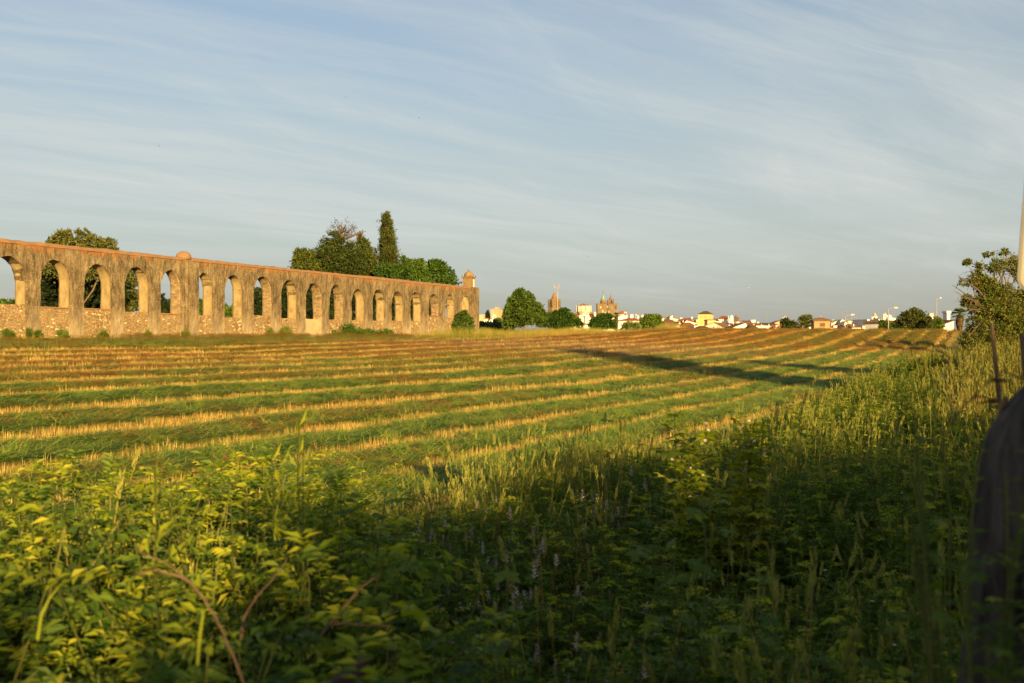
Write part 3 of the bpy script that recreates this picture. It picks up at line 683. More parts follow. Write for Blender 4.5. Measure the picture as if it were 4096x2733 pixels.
tree('conifer', 'lower pointed conifer beside the withered topped one, behind the wall', 'tree', 1455, 152,
     [(1448, 950, 10, 30, 0), (1452, 985, 20, 35, 0), (1455, 1020, 36, 38, 0), (1465, 1050, 40, 40, -2), (1440, 1030, 38, 30, 2), (1470, 1085, 36, 36, 0), (1430, 1080, 50, 45, 0), (1490, 1012, 12, 16, 0), (1495, 1060, 14, 16, 0), (1440, 1140, 60, 60, 0)], 'pine', 952, 26, 0.46, 0.45, 32, droop=0.4, cr=0.28, aspect=0.3)
tree('conifer', 'lowest dark conifer at the left side of the tall group behind the wall', 'tree', 1225, 148,
     [(1205, 1015, 24, 22, 0), (1215, 1045, 40, 28, 0), (1245, 1025, 20, 24, 0), (1250, 1055, 36, 28, 2), (1185, 1050, 16, 16, 0), (1230, 1080, 55, 40, 0), (1225, 1130, 60, 60, 0)], 'pine', 646, 24, 0.46, 0.4, 33, droop=0.25, cr=0.28, aspect=0.32)
cy = [(1540+ (0 if k % 2 else 6) + 22*f, 880+f*300, 11+29*f**0.62, 26, (k % 3-1)*0.8) for k, f in enumerate(np.linspace(0, 1, 14))]
tree('cypress', 'tall dark columnar cypress rising above the aqueduct', 'tree', 1562, 150, cy+[(1556, 900, 10, 24, 0)], 'cypress', 1440, 26, 0.36, 0.4, 34, up=1.1, cr=0.42, aspect=0.3, inner=0.1)
tree('round_leafed_tree', 'bright green leafy tree hiding the foot of the cypress', 'tree', 1590, 146, [(1530, 1080, 26, 22, 0), (1560, 1095, 36, 26, 0), (1615, 1055, 20, 24, 0), (1590, 1085, 34, 24, 0), (1620, 1090, 26, 30, 0), (1580, 1140, 70, 50, 0)], 'broad', 416, 24, 0.4, 0.35, 35, cr=0.34)
tree('round_leafed_tree', 'middle bright green tree between the cypress and the corner turret', 'tree', 1665, 148, [(1645, 1062, 18, 18, 0), (1672, 1058, 22, 20, 0), (1655, 1088, 34, 24, 0), (1685, 1090, 26, 28, 0), (1660, 1140, 55, 50, 0)], 'broad', 368, 24, 0.4, 0.35, 36, cr=0.34)
tree('round_leafed_tree', 'rounded bright green tree nearest the corner turret, behind the wall', 'tree', 1750, 150, [(1735, 1060, 24, 20, 0), (1760, 1072, 26, 22, 0), (1745, 1095, 44, 26, 0), (1785, 1100, 26, 26, 0), (1800, 1120, 22, 20, 0), (1760, 1150, 60, 45, 0), (1715, 1085, 18, 18, 0)], 'broad', 480, 24, 0.4, 0.35, 37, cr=0.34)
for i, (px, Y, w, hh, lb) in enumerate([(1330, 128, 40, 70, 'sixth arch right of the pilaster'), (1420, 132, 34, 70, 'seventh arch right of the pilaster'), (1500, 134, 34, 66, 'eighth arch right of the pilaster'), (1575, 138, 34, 66, 'ninth arch right of the pilaster'), (1650, 140, 34, 66, 'tenth arch right of the pilaster'), (1730, 142, 40, 60, 'last two open arches by the turret')]):
    tree('dark_tree', 'shaded dark tree behind the '+lb, 'tree', px, Y, [(px-12, 1235, w, hh*.7, 0), (px+14, 1215, w*.8, hh*.8, 0), (px-20, 1195, w*.7, hh*.6, 0)], 'dark', 170, 20, 0.5, 0.3, 40+i, group='dark trees behind the aqueduct arches')
# --- right of the aqueduct
tree('round_tree', 'large round green tree standing alone right of the aqueduct end', 'tree', 2097, 135,
     [(2075, 1185, 28, 26, 0), (2110, 1195, 26, 28, 0), (2060, 1210, 30, 28, 0), (2100, 1225, 55, 36, 0), (2050, 1245, 34, 32, 0), (2140, 1240, 36, 34, 0), (2090, 1265, 70, 30, 0), (2060, 1285, 46, 22, 0), (2145, 1278, 40, 24, 0), (2030, 1268, 18, 22, 0), (2168, 1250, 14, 20, 0), (2085, 1168, 14, 12, 0), (2112, 1180, 12, 14, 0)], 'bush', 992, 26, 0.33, 0.22, 51, cr=0.26, rs=.86)
tree('tree', 'dark green spreading tree between the round tree and the water tower', 'tree', 2225, 150,
     [(2255, 1250, 26, 18, 0), (2230, 1265, 40, 22, 0), (2275, 1275, 30, 24, 0), (2200, 1275, 30, 24, 0), (2300, 1290, 26, 20, 0), (2170, 1290, 24, 20, 0), (2240, 1295, 60, 20, 0), (2320, 1300, 14, 14, 0)], 'broad', 672, 24, 0.33, 0.25, 52, cr=0.26, rs=.76)
tree('tree', 'dense green tree below the cathedral towers, left of the palm', 'tree', 2400, 160,
     [(2410, 1275, 30, 20, 0), (2385, 1288, 30, 20, 0), (2430, 1270, 20, 16, 0), (2440, 1295, 26, 20, 0), (2400, 1300, 50, 16, 0), (2370, 1300, 18, 14, 0), (2458, 1305, 12, 12, 0)], 'broad', 544, 24, 0.33, 0.25, 53, cr=0.26, rs=.76)
tree('tree', 'round bright green tree in front of the long white house', 'tree', 2600, 170,
     [(2600, 1275, 26, 18, 0), (2625, 1275, 20, 16, 0), (2580, 1290, 22, 18, 0), (2612, 1298, 44, 20, 0), (2640, 1300, 18, 16, 0), (2595, 1312, 34, 12, 0), (2570, 1300, 14, 16, 0)], 'bush', 544, 24, 0.33, 0.25, 54, cr=0.26, rs=.86)
tree('shrub', 'grey green shrub below the windows of the red roofed house', 'bush', 2525, 165, [(2515, 1305, 22, 12, 0), (2540, 1308, 22, 14, 0), (2500, 1306, 10, 8, 0)], 'blue', 130, 22, 0.4, 0, 55, cr=0.26, rs=.86)
tree('hedge', 'grey green hedge below the beige tower block left of the round tree', 'hedge', 1975, 150, [(1930, 1305, 26, 14, 0), (1965, 1312, 34, 14, 0), (2005, 1300, 22, 16, 0), (1990, 1290, 18, 12, 0), (2030, 1312, 24, 16, 0), (1920, 1318, 20, 12, 0)], 'blue', 300, 22, 0.4, 0, 56, cr=0.26, rs=1.0)
tree('cypress', 'slim small cypress between the beige blocks in the distance', 'tree', 1951, 330, [(1951, 1253, 2.5, 6, 0), (1951, 1260, 4, 8, 0), (1951, 1269, 5, 9, 0), (1951, 1280, 5, 10, 0)], 'dark', 150, 16, 0.6, 0.2, 57, up=1.2, cr=0.4)
tree('vine_tree', 'ivy covered trunk in two dark green humps before the stone fort', 'tree', 3150, 180, [(3142, 1285, 12, 12, 0), (3147, 1300, 15, 20, 0), (3165, 1300, 18, 12, 0), (3172, 1312, 20, 14, 0), (3145, 1318, 18, 14, 0), (3188, 1316, 10, 8, 0)], 'dark', 260, 24, 0.4, 0.3, 58, droop=0.9, cr=0.3)
def tier_tree(name, label, px, Y, tops, seed):
    g = np.random.default_rng(seed); b = P(px, CY, Y); b.z = float(terrain(b.x, b.y)); t = empty(name, b); tag(t, label, 'tree')
    mb = MB(); Vs = []; Fs = []; Rs = []; off = 0
    for (tx, tiers) in tops:
        q = lambda x, y: P(x, y, Y)-b
        mb.tube([q(tx, 1330), q(tx, (1330+tiers[0][0])/2), q(tx, tiers[0][0])], [.22, .16, .05], 6)
        for (py, w) in tiers:
            for k in range(7):
                a = 2*math.pi*k/7+g.uniform(-.3, .3); rr = w*Y/FPX*g.uniform(.75, 1.1); c0 = q(tx, py)
                tip = c0+Vector((math.cos(a)*rr, math.sin(a)*rr, 0.22*rr)); mb.tube([c0+Vector((0, 0, -.2)), tip], [.05, .02], 3)
                n = int(26*rr/1.2)+8; f = g.uniform(.15, 1.05, n)
                Pp = np.array(c0)[None]+(np.array(tip-c0))[None]*f[:, None]+g.normal(size=(n, 3))*np.array([.16, .16, .06])
                A = np.array((tip-c0).normalized())[None]*.6+unit(n, g)*0.8+np.array([0, 0, .25]); A /= np.linalg.norm(A, axis=1)[:, None]
                V, F = leaf_quads(Pp, A, g.uniform(.3, .55, n), np.full(n, .14), g); Vs.append(V); Fs.append(F+off); off += len(V); Rs.append(g.random(n))
    mb.build('trunk', M_BARK, t); obj('crown', mesh_np('crown', np.concatenate(Vs), np.concatenate(Fs), LM['pine'], rnd=np.concatenate(Rs)), t); return t
tier_tree('layered_pine', 'twin topped pine with flat layered branches beside the square stone hut', 3215, 170, [(3213, [(1273, 14), (1283, 22), (1297, 28), (1310, 22)]), (3229, [(1268, 14), (1278, 20), (1293, 24), (1306, 20)])], 60)
tree('big_bush', 'large olive green bush on the crest in front of the tiled roof', 'bush', 3655, 136,
     [(3650, 1262, 26, 20, 0), (3675, 1268, 26, 20, 0), (3630, 1275, 28, 22, 0), (3660, 1290, 55, 26, 0), (3700, 1285, 22, 22, 0), (3615, 1295, 24, 22, 0), (3640, 1310, 50, 14, 0), (3690, 1305, 34, 16, 0), (3652, 1248, 12, 12, 0), (3678, 1255, 10, 12, 0)], 'olive', 780, 26, 0.3, 0.2, 61, cr=0.3, up=0.2)
tree('bush', 'small green bush between the large bush and the white gable', 'bush', 3740, 138, [(3725, 1300, 16, 14, 0), (3748, 1292, 16, 14, 0), (3755, 1302, 14, 10, 0), (3735, 1310, 24, 8, 0)], 'bush', 170, 22, 0.4, 0, 62)
tree('bush', 'bright yellow green garden bush under the street lamp', 'bush', 3545, 175, [(3530, 1300, 10, 14, 0), (3550, 1305, 14, 12, 0), (3570, 1308, 10, 12, 0), (3525, 1290, 6, 10, 0), (3540, 1314, 24, 8, 0)], 'bush', 140, 20, 0.4, 0, 63)
# --- feathery bushes, ivy and shrubs at the aqueduct foot
def wall_shrub(name, label, px, spec, mat, ncl, per, leaf, off, seed, cat='bush', **kw):
    Y = wall_Y(px)-off
    return tree(name, label, cat, px, Y, spec, mat, ncl, per, leaf, 0, seed, **kw)
wall_shrub('feathery_bush', 'left of two pale feathery bushes against the aqueduct foot', 1088, [(1080, 1340, 12, 18, 0), (1092, 1345, 14, 14, 0), (1085, 1325, 8, 10, 0)], 'fennel', 90, 40, 0.16, 1.5, 71, aspect=.12, up=.8, cr=.4)
wall_shrub('feathery_bush', 'larger right one of two pale feathery bushes against the aqueduct foot', 1145, [(1140, 1335, 20, 22, 0), (1155, 1345, 18, 18, 0), (1138, 1320, 12, 12, 0)], 'fennel', 130, 44, 0.18, 1.5, 72, aspect=.12, up=.8, cr=.4)
wall_shrub('ivy_mass', 'long dark green bramble mass spreading along the aqueduct foot', 1430,
     [(1345, 1310, 24, 16, 1.5), (1370, 1325, 45, 30, 0.5), (1420, 1345, 60, 24, 0), (1340, 1350, 50, 18, -1), (1470, 1345, 40, 22, 1), (1520, 1348, 40, 20, 1), (1550, 1335, 14, 16, 3), (1570, 1358, 36, 14, 1), (1300, 1360, 30, 10, -2), (1420, 1362, 110, 10, -1), (1545, 1325, 8, 12, 3.5)], 'broad', 900, 26, 0.2, 2.2, 73, cr=0.3)
wall_shrub('shrub', 'upright sunlit shrub growing in front of the end pier of the aqueduct', 1850,
     [(1850, 1270, 18, 18, 0), (1838, 1295, 22, 22, 0), (1866, 1290, 20, 26, 0), (1852, 1318, 34, 20, 0), (1875, 1310, 14, 20, 0), (1860, 1255, 8, 10, 0), (1828, 1312, 14, 18, 0)], 'bush', 360, 26, 0.26, 2.2, 74, cr=0.34, up=0.2)
for i, (px, h, w, lb) in enumerate([(28, 18, 24, 'grass tuft at the aqueduct foot under the leftmost arch'), (122, 20, 12, 'leafy tuft at the left edge of the first full pier'), (150, 16, 10, 'small tuft at the right edge of the first full pier'), (250, 12, 18, 'low grass tuft under the second arch from the left'), (412, 12, 14, 'low grass tuft under the third arch from the left'), (592, 12, 10, 'low grass tuft beside the pier after the fourth arch'), (742, 12, 12, 'low grass tuft at the foot of the domed pilaster')]):
    wall_shrub('grass_tuft', lb, px, [(px-w*.3, 1343, w*.5, h, 0), (px+w*.4, 1346, w*.5, h*.8, 0)], 'bush', 26, 22, 0.3, 0.8, 80+i, cat='grass tuft', group='tufts along the aqueduct foot', aspect=.12, up=1.2, cr=.5)
# --- right roadside tree with bare twigs, and the fan palm behind it
def twigs(t, b, g):
    mb = MB(); q = lambda px, py, dy=0: P(px, py, 46+dy)-b
    starts = [(3960, 1290), (3990, 1250), (3940, 1260), (4010, 1300), (3920, 1300), (4040, 1240)]
    ends = [(3810, 1140), (3830, 1105), (3850, 1190), (3870, 1060), (3905, 1040), (3960, 1010), (3990, 1000), (4030, 1005), (4060, 1020), (3845, 1230), (3860, 1280), (3840, 1330), (3880, 1340), (4080, 1100), (3930, 1090), (3815, 1165), (3880, 1110), (4005, 1060)]
    for i, e in enumerate(ends):
        s0 = starts[i % len(starts)]; dy = g.uniform(-1.2, 1.2)
        p0 = q(*s0); p3 = q(e[0], e[1], dy); m_ = p0.lerp(p3, .5)+Vector((0, 0, .25))
        mb.tube([p0, m_, p3], [.05, .03, .008], 4)
        for k in range(9):
            f = g.uniform(.35, 1); a = (p0.lerp(m_, f*2) if f < .5 else m_.lerp(p3, f*2-1)); d = Vector((g.uniform(-1, 1), g.uniform(-1, 1), g.uniform(-1, .6))).normalized()*g.uniform(.2, .6)
            mb.tube([a, a+d*.6+Vector((0, 0, .04)), a+d+Vector((0, 0, -.12))], [.010, .007, .004], 3, cap=False)
    mb.build('bare_twigs', M_TWIG, t)
tree('roadside_tree', 'ragged dark tree with bare twigs on the right, beside the road sign', 'tree', 3990, 46,
     [(3950, 1150, 42, 40, 0), (4010, 1185, 50, 46, 0), (3905, 1120, 30, 26, 0), (3985, 1065, 30, 26, 0), (3925, 1070, 26, 18, 0), (4060, 1060, 30, 32, 0), (3935, 1225, 50, 38, 0), (4010, 1255, 60, 44, 0), (4080, 1290, 60, 50, 0), (3915, 1300, 42, 36, 0), (3980, 1335, 70, 40, 0), (4070, 1360, 80, 36, 0), (4110, 1200, 46, 60, 0), (3868, 1205, 20, 20, 0), (4150, 1300, 60, 70, 0), (3957, 1018, 16, 8, 0), (3872, 1050, 16, 9, 0), (4020, 1010, 18, 9, 0), (3890, 1370, 36, 26, 0), (3860, 1350, 20, 22, 0), (3940, 1390, 60, 20, 0), (4080, 1100, 24, 24, 0), (3845, 1130, 14, 10, 0)], 'mixed', 1700, 26, 0.135, 0.14, 64, cr=0.36, aspect=0.34, extra=twigs, droop=0.15, limbs=12)
def fan_palm(name, label, px, py, Y, rpx, skirt, seed, fronds=34, slim=False):
    g = np.random.default_rng(seed); b = P(px, CY, Y); b.z = float(terrain(b.x, b.y)); t = empty(name, b); tag(t, label, 'palm tree')
    top = P(px, py, Y)-b; r = rpx*Y/FPX
    mb = MB(); w = r*0.2; mb.tube([Vector((0, 0, -.3)), top*0.5, top], [w*.8, w*.75, w*.8], 9); mb.build('trunk', M_BARK, t, True)
    def fronds_mesh(nm, n, elev, L, mat, folds=9, spread=0.75):
        V = []; F = []; Rr = []
        for k in range(n):
            a = g.uniform(0, 2*math.pi); e = g.uniform(*elev); d = Vector((math.cos(a)*math.cos(e), math.sin(a)*math.cos(e), math.sin(e)))
            side = d.cross(Vector((0, 0, 1))).normalized(); upv = side.cross(d)
            c = top+d*L*0.5*g.uniform(.8, 1.1); rv = g.random()
            for s in range(folds):
                an = (s/(folds-1)-0.5)*2*spread*1.35
                dd = (d*math.cos(an)+side*math.sin(an)).normalized(); tip = c+dd*L*0.55+Vector((0, 0, -0.16*L)); m_ = c+dd*L*0.3
                wv = upv.cross(dd)*L*0.045; i0 = len(V); V += [c, m_+wv, tip, m_-wv]; F.append((i0, i0+1, i0+2, i0+3)); Rr.append(min(1, max(0, rv+g.uniform(-.2, .2))))
            i0 = len(V); V += [top, top+d*.01+side*.03*r, c, top-side*.03*r]; F.append((i0, i0+1, i0+2, i0+3)); Rr.append(rv)
        obj(nm, mesh_np(nm, np.array([tuple(v) for v in V]), F, LM[mat], rnd=Rr), t)
    fronds_mesh('fronds', fronds, (-0.3, 1.3), r, 'bush')
    if skirt:
        mb = MB(); prof = [(w*.9, top.z-skirt*1.0), (w*1.7, top.z-skirt*.75), (w*2.3, top.z-skirt*.4), (w*2.2, top.z-skirt*.15), (w*1.2, top.z)]
        n = 260; V = []; F = []; Rr = []
        for k in range(n):
            a = g.uniform(0, 2*math.pi); f = g.random(); z = top.z-skirt*f; rr = np.interp(f, [0, .15, .4, .75, 1], [w*1.2, w*2.2, w*2.3, w*1.7, w*.9])*g.uniform(.8, 1.08)
            c = Vector((math.cos(a)*rr, math.sin(a)*rr, z)); s_ = Vector((-math.sin(a), math.cos(a), 0))*skirt*.05; dn = Vector((math.cos(a)*-.04, math.sin(a)*-.04, -skirt*.3))
            i0 = len(V); V += [c, c+s_+dn*.5, c+dn, c-s_+dn*.5]; F.append((i0, i0+1, i0+2, i0+3)); Rr.append(g.random())
        obj('dead_frond_skirt', mesh_np('dead_frond_skirt', np.array([tuple(v) for v in V]), F, LM['dry'], rnd=Rr), t)
    return t
fan_palm('fan_palm', 'fan palm with drooping leaves left of the ragged roadside tree', 3838, 1258, 128, 34, 1.9, 65, 46)
fan_palm('fan_palm', 'old fan palm with a thick brown skirt of dead fronds before the cathedral', 2466, 1264, 190, 18, 2.0, 66, 40)
# --- trees along the road on the right, outside the frame: they shade the verge
ICO = None
def roadside_row():
    g = np.random.default_rng(5)
    lobes = [(0, 0, 2.6, 2.6, 1.8, 2.6), (1.6, .2, 3.4, 1.8, 1.6, 1.9), (-1.6, -.2, 3.3, 1.8, 1.6, 1.9), (0, 0, 1.0, 2.9, 1.6, 1.2)]
    V, F, r = crown_arrays(lobes, 420, 24, 0.5, g, cr=0.3, inner=.5)
    me = mesh_np('crown', V, F, LM['broad'], rnd=r)
    mb = MB(); mb.tube([(0, 0, -.2), (0.05, 0, 1.5), (0, 0.05, 3.6)], [.22, .18, .08], 8); tm = mb.mesh('trunk', M_BARK, True)
    row = [(-34+3.1*i, 70.5+0.5*((i*7) % 3-1), (0.99 if -34+3.1*i < -5.5 else 0.87)+0.05*((i*5) % 4-1.5)) for i in range(22)]
    tall = [(34.8, 60.5, 1.9), (77, 72, 1.6), (84, 74, 1.75)]
    tall.append((-2.35, 61.2, .56))  # small unseen bush, added only to keep the stump in shade
    names = ['low tree in the dense row along the road, right of the camera']
    for i, (v, u, s) in enumerate(row+tall):
        x, y = xy_of(u, v); t = empty('avenue_tree', (float(x), float(y), float(terrain(x, y))), g.uniform(0, 6.28)); t.scale = (s*(1.0 if i < len(row) else .38), s*(1.0 if i < len(row) else .38), s*1.06)
        tag(t, names[0] if i < len(row) else 'unseen tree near the row along the road, right of the camera, placed for shade', 'tree', 'low roadside tree row' if i < len(row) else 'tall roadside trees')
        for nm, m_ in (('crown', me), ('trunk', tm)): obj(nm, m_, t)
roadside_row()
# ------------------------------------------------------------------ the town on the horizon
def tile_mat(name, c1, c2):
    m, nt, b = mat_new(name); L = nt.links; tc = node(nt, 'ShaderNodeTexCoord'); o = tc.outputs['Object']
    c, f = noise_col(nt, o, 0.55, [(0.3, c1), (0.7, c2)], detail=8, rough=0.75)
    wv = node(nt, 'ShaderNodeTexWave', Scale=1.1, Distortion=0.6); wv.bands_direction = 'X'; L.new(o, wv.inputs['Vector'])
    L.new(mix(nt, 0.35, c, mix(nt, 1.0, c, wv.outputs['Color'], 'MULTIPLY')), b.inputs['Base Color'])
    b.inputs['Roughness'].default_value = 0.9; bump(nt, b, wv.outputs['Fac'], 0.6, 0.1); return m
M_RED = tile_mat('red_roof_tiles', (0.24, 0.058, 0.02), (0.37, 0.098, 0.035))
M_BRN = tile_mat('weathered_brown_tiles', (0.14, 0.072, 0.035), (0.28, 0.14, 0.065))
M_DRK = tile_mat('dark_old_tiles', (0.075, 0.05, 0.03), (0.15, 0.092, 0.05))
M_WHT = simple_mat('limewashed_wall', (0.54, 0.52, 0.48), (0.68, 0.66, 0.62), 0.35, 0.0, stretch=(1, 1, .5), detail=9)
M_STN = simple_mat('streaked_white_wall', (0.28, 0.24, 0.18), (0.55, 0.51, 0.43), 0.9, 0.0, stretch=(1.6, 1.6, .12), detail=8)
M_YEL = simple_mat('ochre_yellow_wall', (0.50, 0.33, 0.14), (0.56, 0.38, 0.165), 0.4, 0.0)
M_BEI = simple_mat('beige_concrete', (0.30, 0.22, 0.145), (0.40, 0.31, 0.20), 0.5, 0.0, stretch=(1.4, 1.4, .3), detail=8)
M_GRN = simple_mat('cathedral_granite', (0.105, 0.07, 0.038), (0.18, 0.125, 0.07), 0.5, 0.05, detail=9)
M_GLD = simple_mat('golden_lichen_stone', (0.145, 0.078, 0.022), (0.21, 0.115, 0.032), 0.8, 0.05)
M_TEAL = simple_mat('teal_glazed_tiles', (0.10, 0.19, 0.19), (0.19, 0.29, 0.26), 1.2, 0.02, rough=0.45)
M_GLASS = simple_mat('dark_window_pane', (0.03, 0.03, 0.035), (0.06, 0.055, 0.05), 1, 0, rough=0.3, spec=0.5)
M_SHUT = simple_mat('tan_shutter', (0.36, 0.25, 0.13), (0.44, 0.31, 0.17), 1, 0)
M_MET = simple_mat('galvanised_metal', (0.17, 0.16, 0.145), (0.25, 0.24, 0.215), 3, 0, rough=0.5)
M_BRICK = simple_mat('old_brick', (0.24, 0.10, 0.05), (0.36, 0.17, 0.09), 2, 0.03)
def window(parent, x, z, w, h, y=0.0, M=None, pane=None, frame=None, arch=False):
    f = MB(); p = MB(); fr = min(w, h)*0.14
    if arch:
        pts = [(x-w/2, z), (x+w/2, z)]+[(x+w/2*math.cos(a), z+h-w/2+w/2*math.sin(a)) for a in np.linspace(0, math.pi, 9)]
        f.prism([(x+(q[0]-x)*1.3, z+(q[1]-z)*1.08) for q in pts], y-0.05, y+0.02, M); p.prism(pts, y-0.07, y-0.052, M)
    else:
        f.box(x-w/2-fr, x+w/2+fr, y-0.05, y+0.02, z-fr, z+h+fr, M); p.box(x-w/2, x+w/2, y-0.07, y-0.052, z, z+h, M)
    o = f.build('window', frame or M_BEI, parent); p.build('pane', pane or M_GLASS, o); return o
def building(name, label, a, b, eave, Y, roof='flat', ridge=None, depth=8.0, rot=0.0, wall=None, rmat=None, cat='house', group=None, wins=(), chims=(), over=0.25, ridge_at=0.5, parapet=0.3, base=None):
    """a..b photo columns of the front face, eave/ridge photo rows at depth Y.  rot>0 turns the right side into view, rot<0 the left.
    wins: (u 0..1, row, w px, h px[, face]) ; chims: (u, v, row_top, w px)"""
    s = Y/FPX; th = R(rot); w = (b-a)*s/math.cos(th)
    A = P(a, eave, Y); zg = float(terrain(A.x, A.y))-0.3
    t = empty(name, (A.x, A.y, zg), -th); tag(t, label, cat, group)
    he = EZ-(eave-CY)*s-zg; hr = (EZ-(ridge-CY)*s-zg) if ridge is not None else he
    wm = wall or M_WHT; rm = rmat or M_RED; d = depth; mb = MB()
    if roof == 'gable_y':            # gable end faces the camera
        rx = w*ridge_at
        mb.prism([(0, 0), (w, 0), (w, he), (rx, hr), (0, he)], 0, d)
    elif roof == 'gable_x':
        mb.box(0, w, 0, d, 0, he)
        g1 = MB()
        mb.add([(0.01, 0, he), (0.01, d, he), (0.01, d/2, hr), (0.3, 0, he), (0.3, d, he), (0.3, d/2, hr)], [(0, 2, 1), (3, 4, 5), (0, 1, 4, 3), (1, 2, 5, 4), (2, 0, 3, 5)])
        mb.add([(w-.3, 0, he), (w-.3, d, he), (w-.3, d/2, hr), (w-.01, 0, he), (w-.01, d, he), (w-.01, d/2, hr)], [(0, 2, 1), (3, 4, 5), (0, 1, 4, 3), (1, 2, 5, 4), (2, 0, 3, 5)])
    elif roof == 'shed_r':           # high on the left, falling to the right
        mb.prism([(0, 0), (w, 0), (w, he), (0, hr)], 0, d)
    elif roof == 'shed_l':
        mb.prism([(0, 0), (w, 0), (w, hr), (0, he)], 0, d)
    else: mb.box(0, w, 0, d, 0, he)
    wl = mb.build('wall', wm, t)
    k = 0.14; r = MB(); o_ = over
    def slab(q):
        q = [Vector(x) for x in q]; n = (q[1]-q[0]).cross(q[-1]-q[0]).normalized()*k
        if n.z < 0: n = -n
        m = len(q); r.add(q+[x+n for x in q], [tuple(range(m-1, -1, -1)), tuple(range(m, 2*m))]+[(i, (i+1) % m, (i+1) % m+m, i+m) for i in range(m)])
    e = 0.01
    if roof == 'gable_y':
        rx = w*ridge_at
        s1 = (hr-he)/rx*o_; s2 = (hr-he)/(w-rx)*o_
        slab([(-o_, -o_, he-s1+e), (rx, -o_, hr+e), (rx, d+o_, hr+e), (-o_, d+o_, he-s1+e)]); slab([(rx, -o_, hr+e), (w+o_, -o_, he-s2+e), (w+o_, d+o_, he-s2+e), (rx, d+o_, hr+e)])
    elif roof == 'gable_x':
        s1 = (hr-he)/(d/2)*o_
        slab([(-o_, -o_, he-s1+e), (w+o_, -o_, he-s1+e), (w+o_, d/2, hr+e), (-o_, d/2, hr+e)]); slab([(-o_, d/2, hr+e), (w+o_, d/2, hr+e), (w+o_, d+o_, he-s1+e), (-o_, d+o_, he-s1+e)])
    elif roof in ('hip', 'pyr'):
        ins = (w/2 if roof == 'pyr' else min(w*0.32, d/2)); z0 = he+e
        c = [(-o_, -o_, z0), (w+o_, -o_, z0), (w+o_, d+o_, z0), (-o_, d+o_, z0)]
        r.add(c+[(x, y, z+0.12) for x, y, z in c], [(3, 2, 1, 0), (0, 1, 5, 4), (1, 2, 6, 5), (2, 3, 7, 6), (3, 0, 4, 7)])
        r1 = (ins, d/2, hr); r2 = (w-ins, d/2, hr)
        r.add([(x, y, z+0.12) for x, y, z in c]+[r1, r2], [(0, 1, 5, 4), (1, 2, 5), (2, 3, 4, 5), (3, 0, 4)] if roof == 'hip' else [(0, 1, 4), (1, 2, 4), (2, 3, 4), (3, 0, 4)])
    elif roof == 'shed_r': slab([(-o_, -o_, hr+e), (w+o_, -o_, he+e), (w+o_, d+o_, he+e), (-o_, d+o_, hr+e)])
    elif roof == 'shed_l': slab([(-o_, -o_, he+e), (w+o_, -o_, hr+e), (w+o_, d+o_, hr+e), (-o_, d+o_, he+e)])
    elif roof == 'back':             # roof slope rising away from the camera
        slab([(-o_, -o_, he+e), (w+o_, -o_, he+e), (w+o_, d, hr+e), (-o_, d, hr+e)])
    if roof == 'flat': r.box(-.12, w+.12, -.12, d+.12, he, he+parapet)
    rf = r.build('roof', rm if roof != 'flat' else (rmat or wm), t)
    for wv in wins:
        u, row, wp, hp = wv[:4]; fc = wv[4] if len(wv) > 4 else 'front'; zz = EZ-(row-CY)*s-zg
        M = None
        if fc == 'right': M = Matrix.Translation((w, 0, 0)) @ Matrix.Rotation(R(90), 4, 'Z'); x = u*d
        else: x = u*w
        window(t, x, zz, wp*s, hp*s, 0, M, pane=wv[5] if len(wv) > 5 else None, arch=(len(wv) > 6 and wv[6]), frame=wm)
    for (u, v, row, wp) in chims:
        zt = EZ-(row-CY)*s-zg; cw = wp*s/2; c = MB(); c.box(u*w-cw, u*w+cw, v*d-cw, v*d+cw, he-1.0, zt); ch = c.build('chimney', M_WHT, rf)
        c = MB(); c.box(u*w-cw*1.15, u*w+cw*1.15, v*d-cw*1.15, v*d+cw*1.15, zt, zt+0.18); c.build('chimney_cap', M_BEI, ch)
    return t
B = building
# left of the round tree
B('block_house', 'plain beige block at the far left of the town beside the aqueduct end', 1914, 1938, 1263, 300, 'flat', depth=6, wall=M_BEI, cat='building')
B('white_outbuilding', 'bright white walled building under the small cypress', 1936, 1972, 1277, 290, 'flat', depth=6, rmat=M_RED)
def bell_gable():
    s = 285/FPX; b = P(1977, 1300, 285); b.z = float(terrain(b.x, b.y)); t = empty('ornate_chimney', b); tag(t, 'ornate white chimney gable with round lobes before the beige tower block', 'chimney')
    q = lambda px, py: ((px-1977)*s, EZ-(py-CY)*s-b.z)
    m = MB(); m.prism([(-8*s, 0), (8*s, 0), q(1985, 1274), q(1969, 1274)], 0, .8); m.build('shaft', M_WHT, t)
    m = MB()
    for (px, py, r) in ((1971, 1270, 3.2), (1976.5, 1262, 4), (1983, 1270, 3)):
        x, z = q(px, py); m.prism([(x+r*s*math.cos(a), z+r*s*1.25*math.sin(a)) for a in np.linspace(0, 2*math.pi, 12, endpoint=False)], 0.05, .75)
    m.build('lobes', M_WHT, t); m = MB(); x, z = q(1978, 1271); m.prism([(x-2*s, z-2*s), (x+2*s, z-2*s), (x+2*s, z+2*s), (x, z+3.4*s), (x-2*s, z+2*s)], -0.02, 0.0); m.build('opening', M_BRICK, t)
bell_gable()
tb = B('tower_block', 'beige concrete tower block with a lift hut and aerials on its flat roof', 1962, 1995, 1239, 420, 'flat', depth=7, rot=22, wall=M_BEI, cat='building')
m = MB(); s = 420/FPX; zt = EZ-(1239-CY)*s-tb.location.z+0.3; m.box(1.6, 2.9, 1, 3, zt, zt+0.75); m.build('roof_hut', M_BEI, tb); m = MB(); m.tube([(3.3, 1, zt), (3.3, 1, zt+2)], .07, 4); m.tube([(1.9, 1.2, zt+.7), (1.9, 1.2, zt+1.5)], .06, 4); m.build('roof_aerials', M_MET, tb)
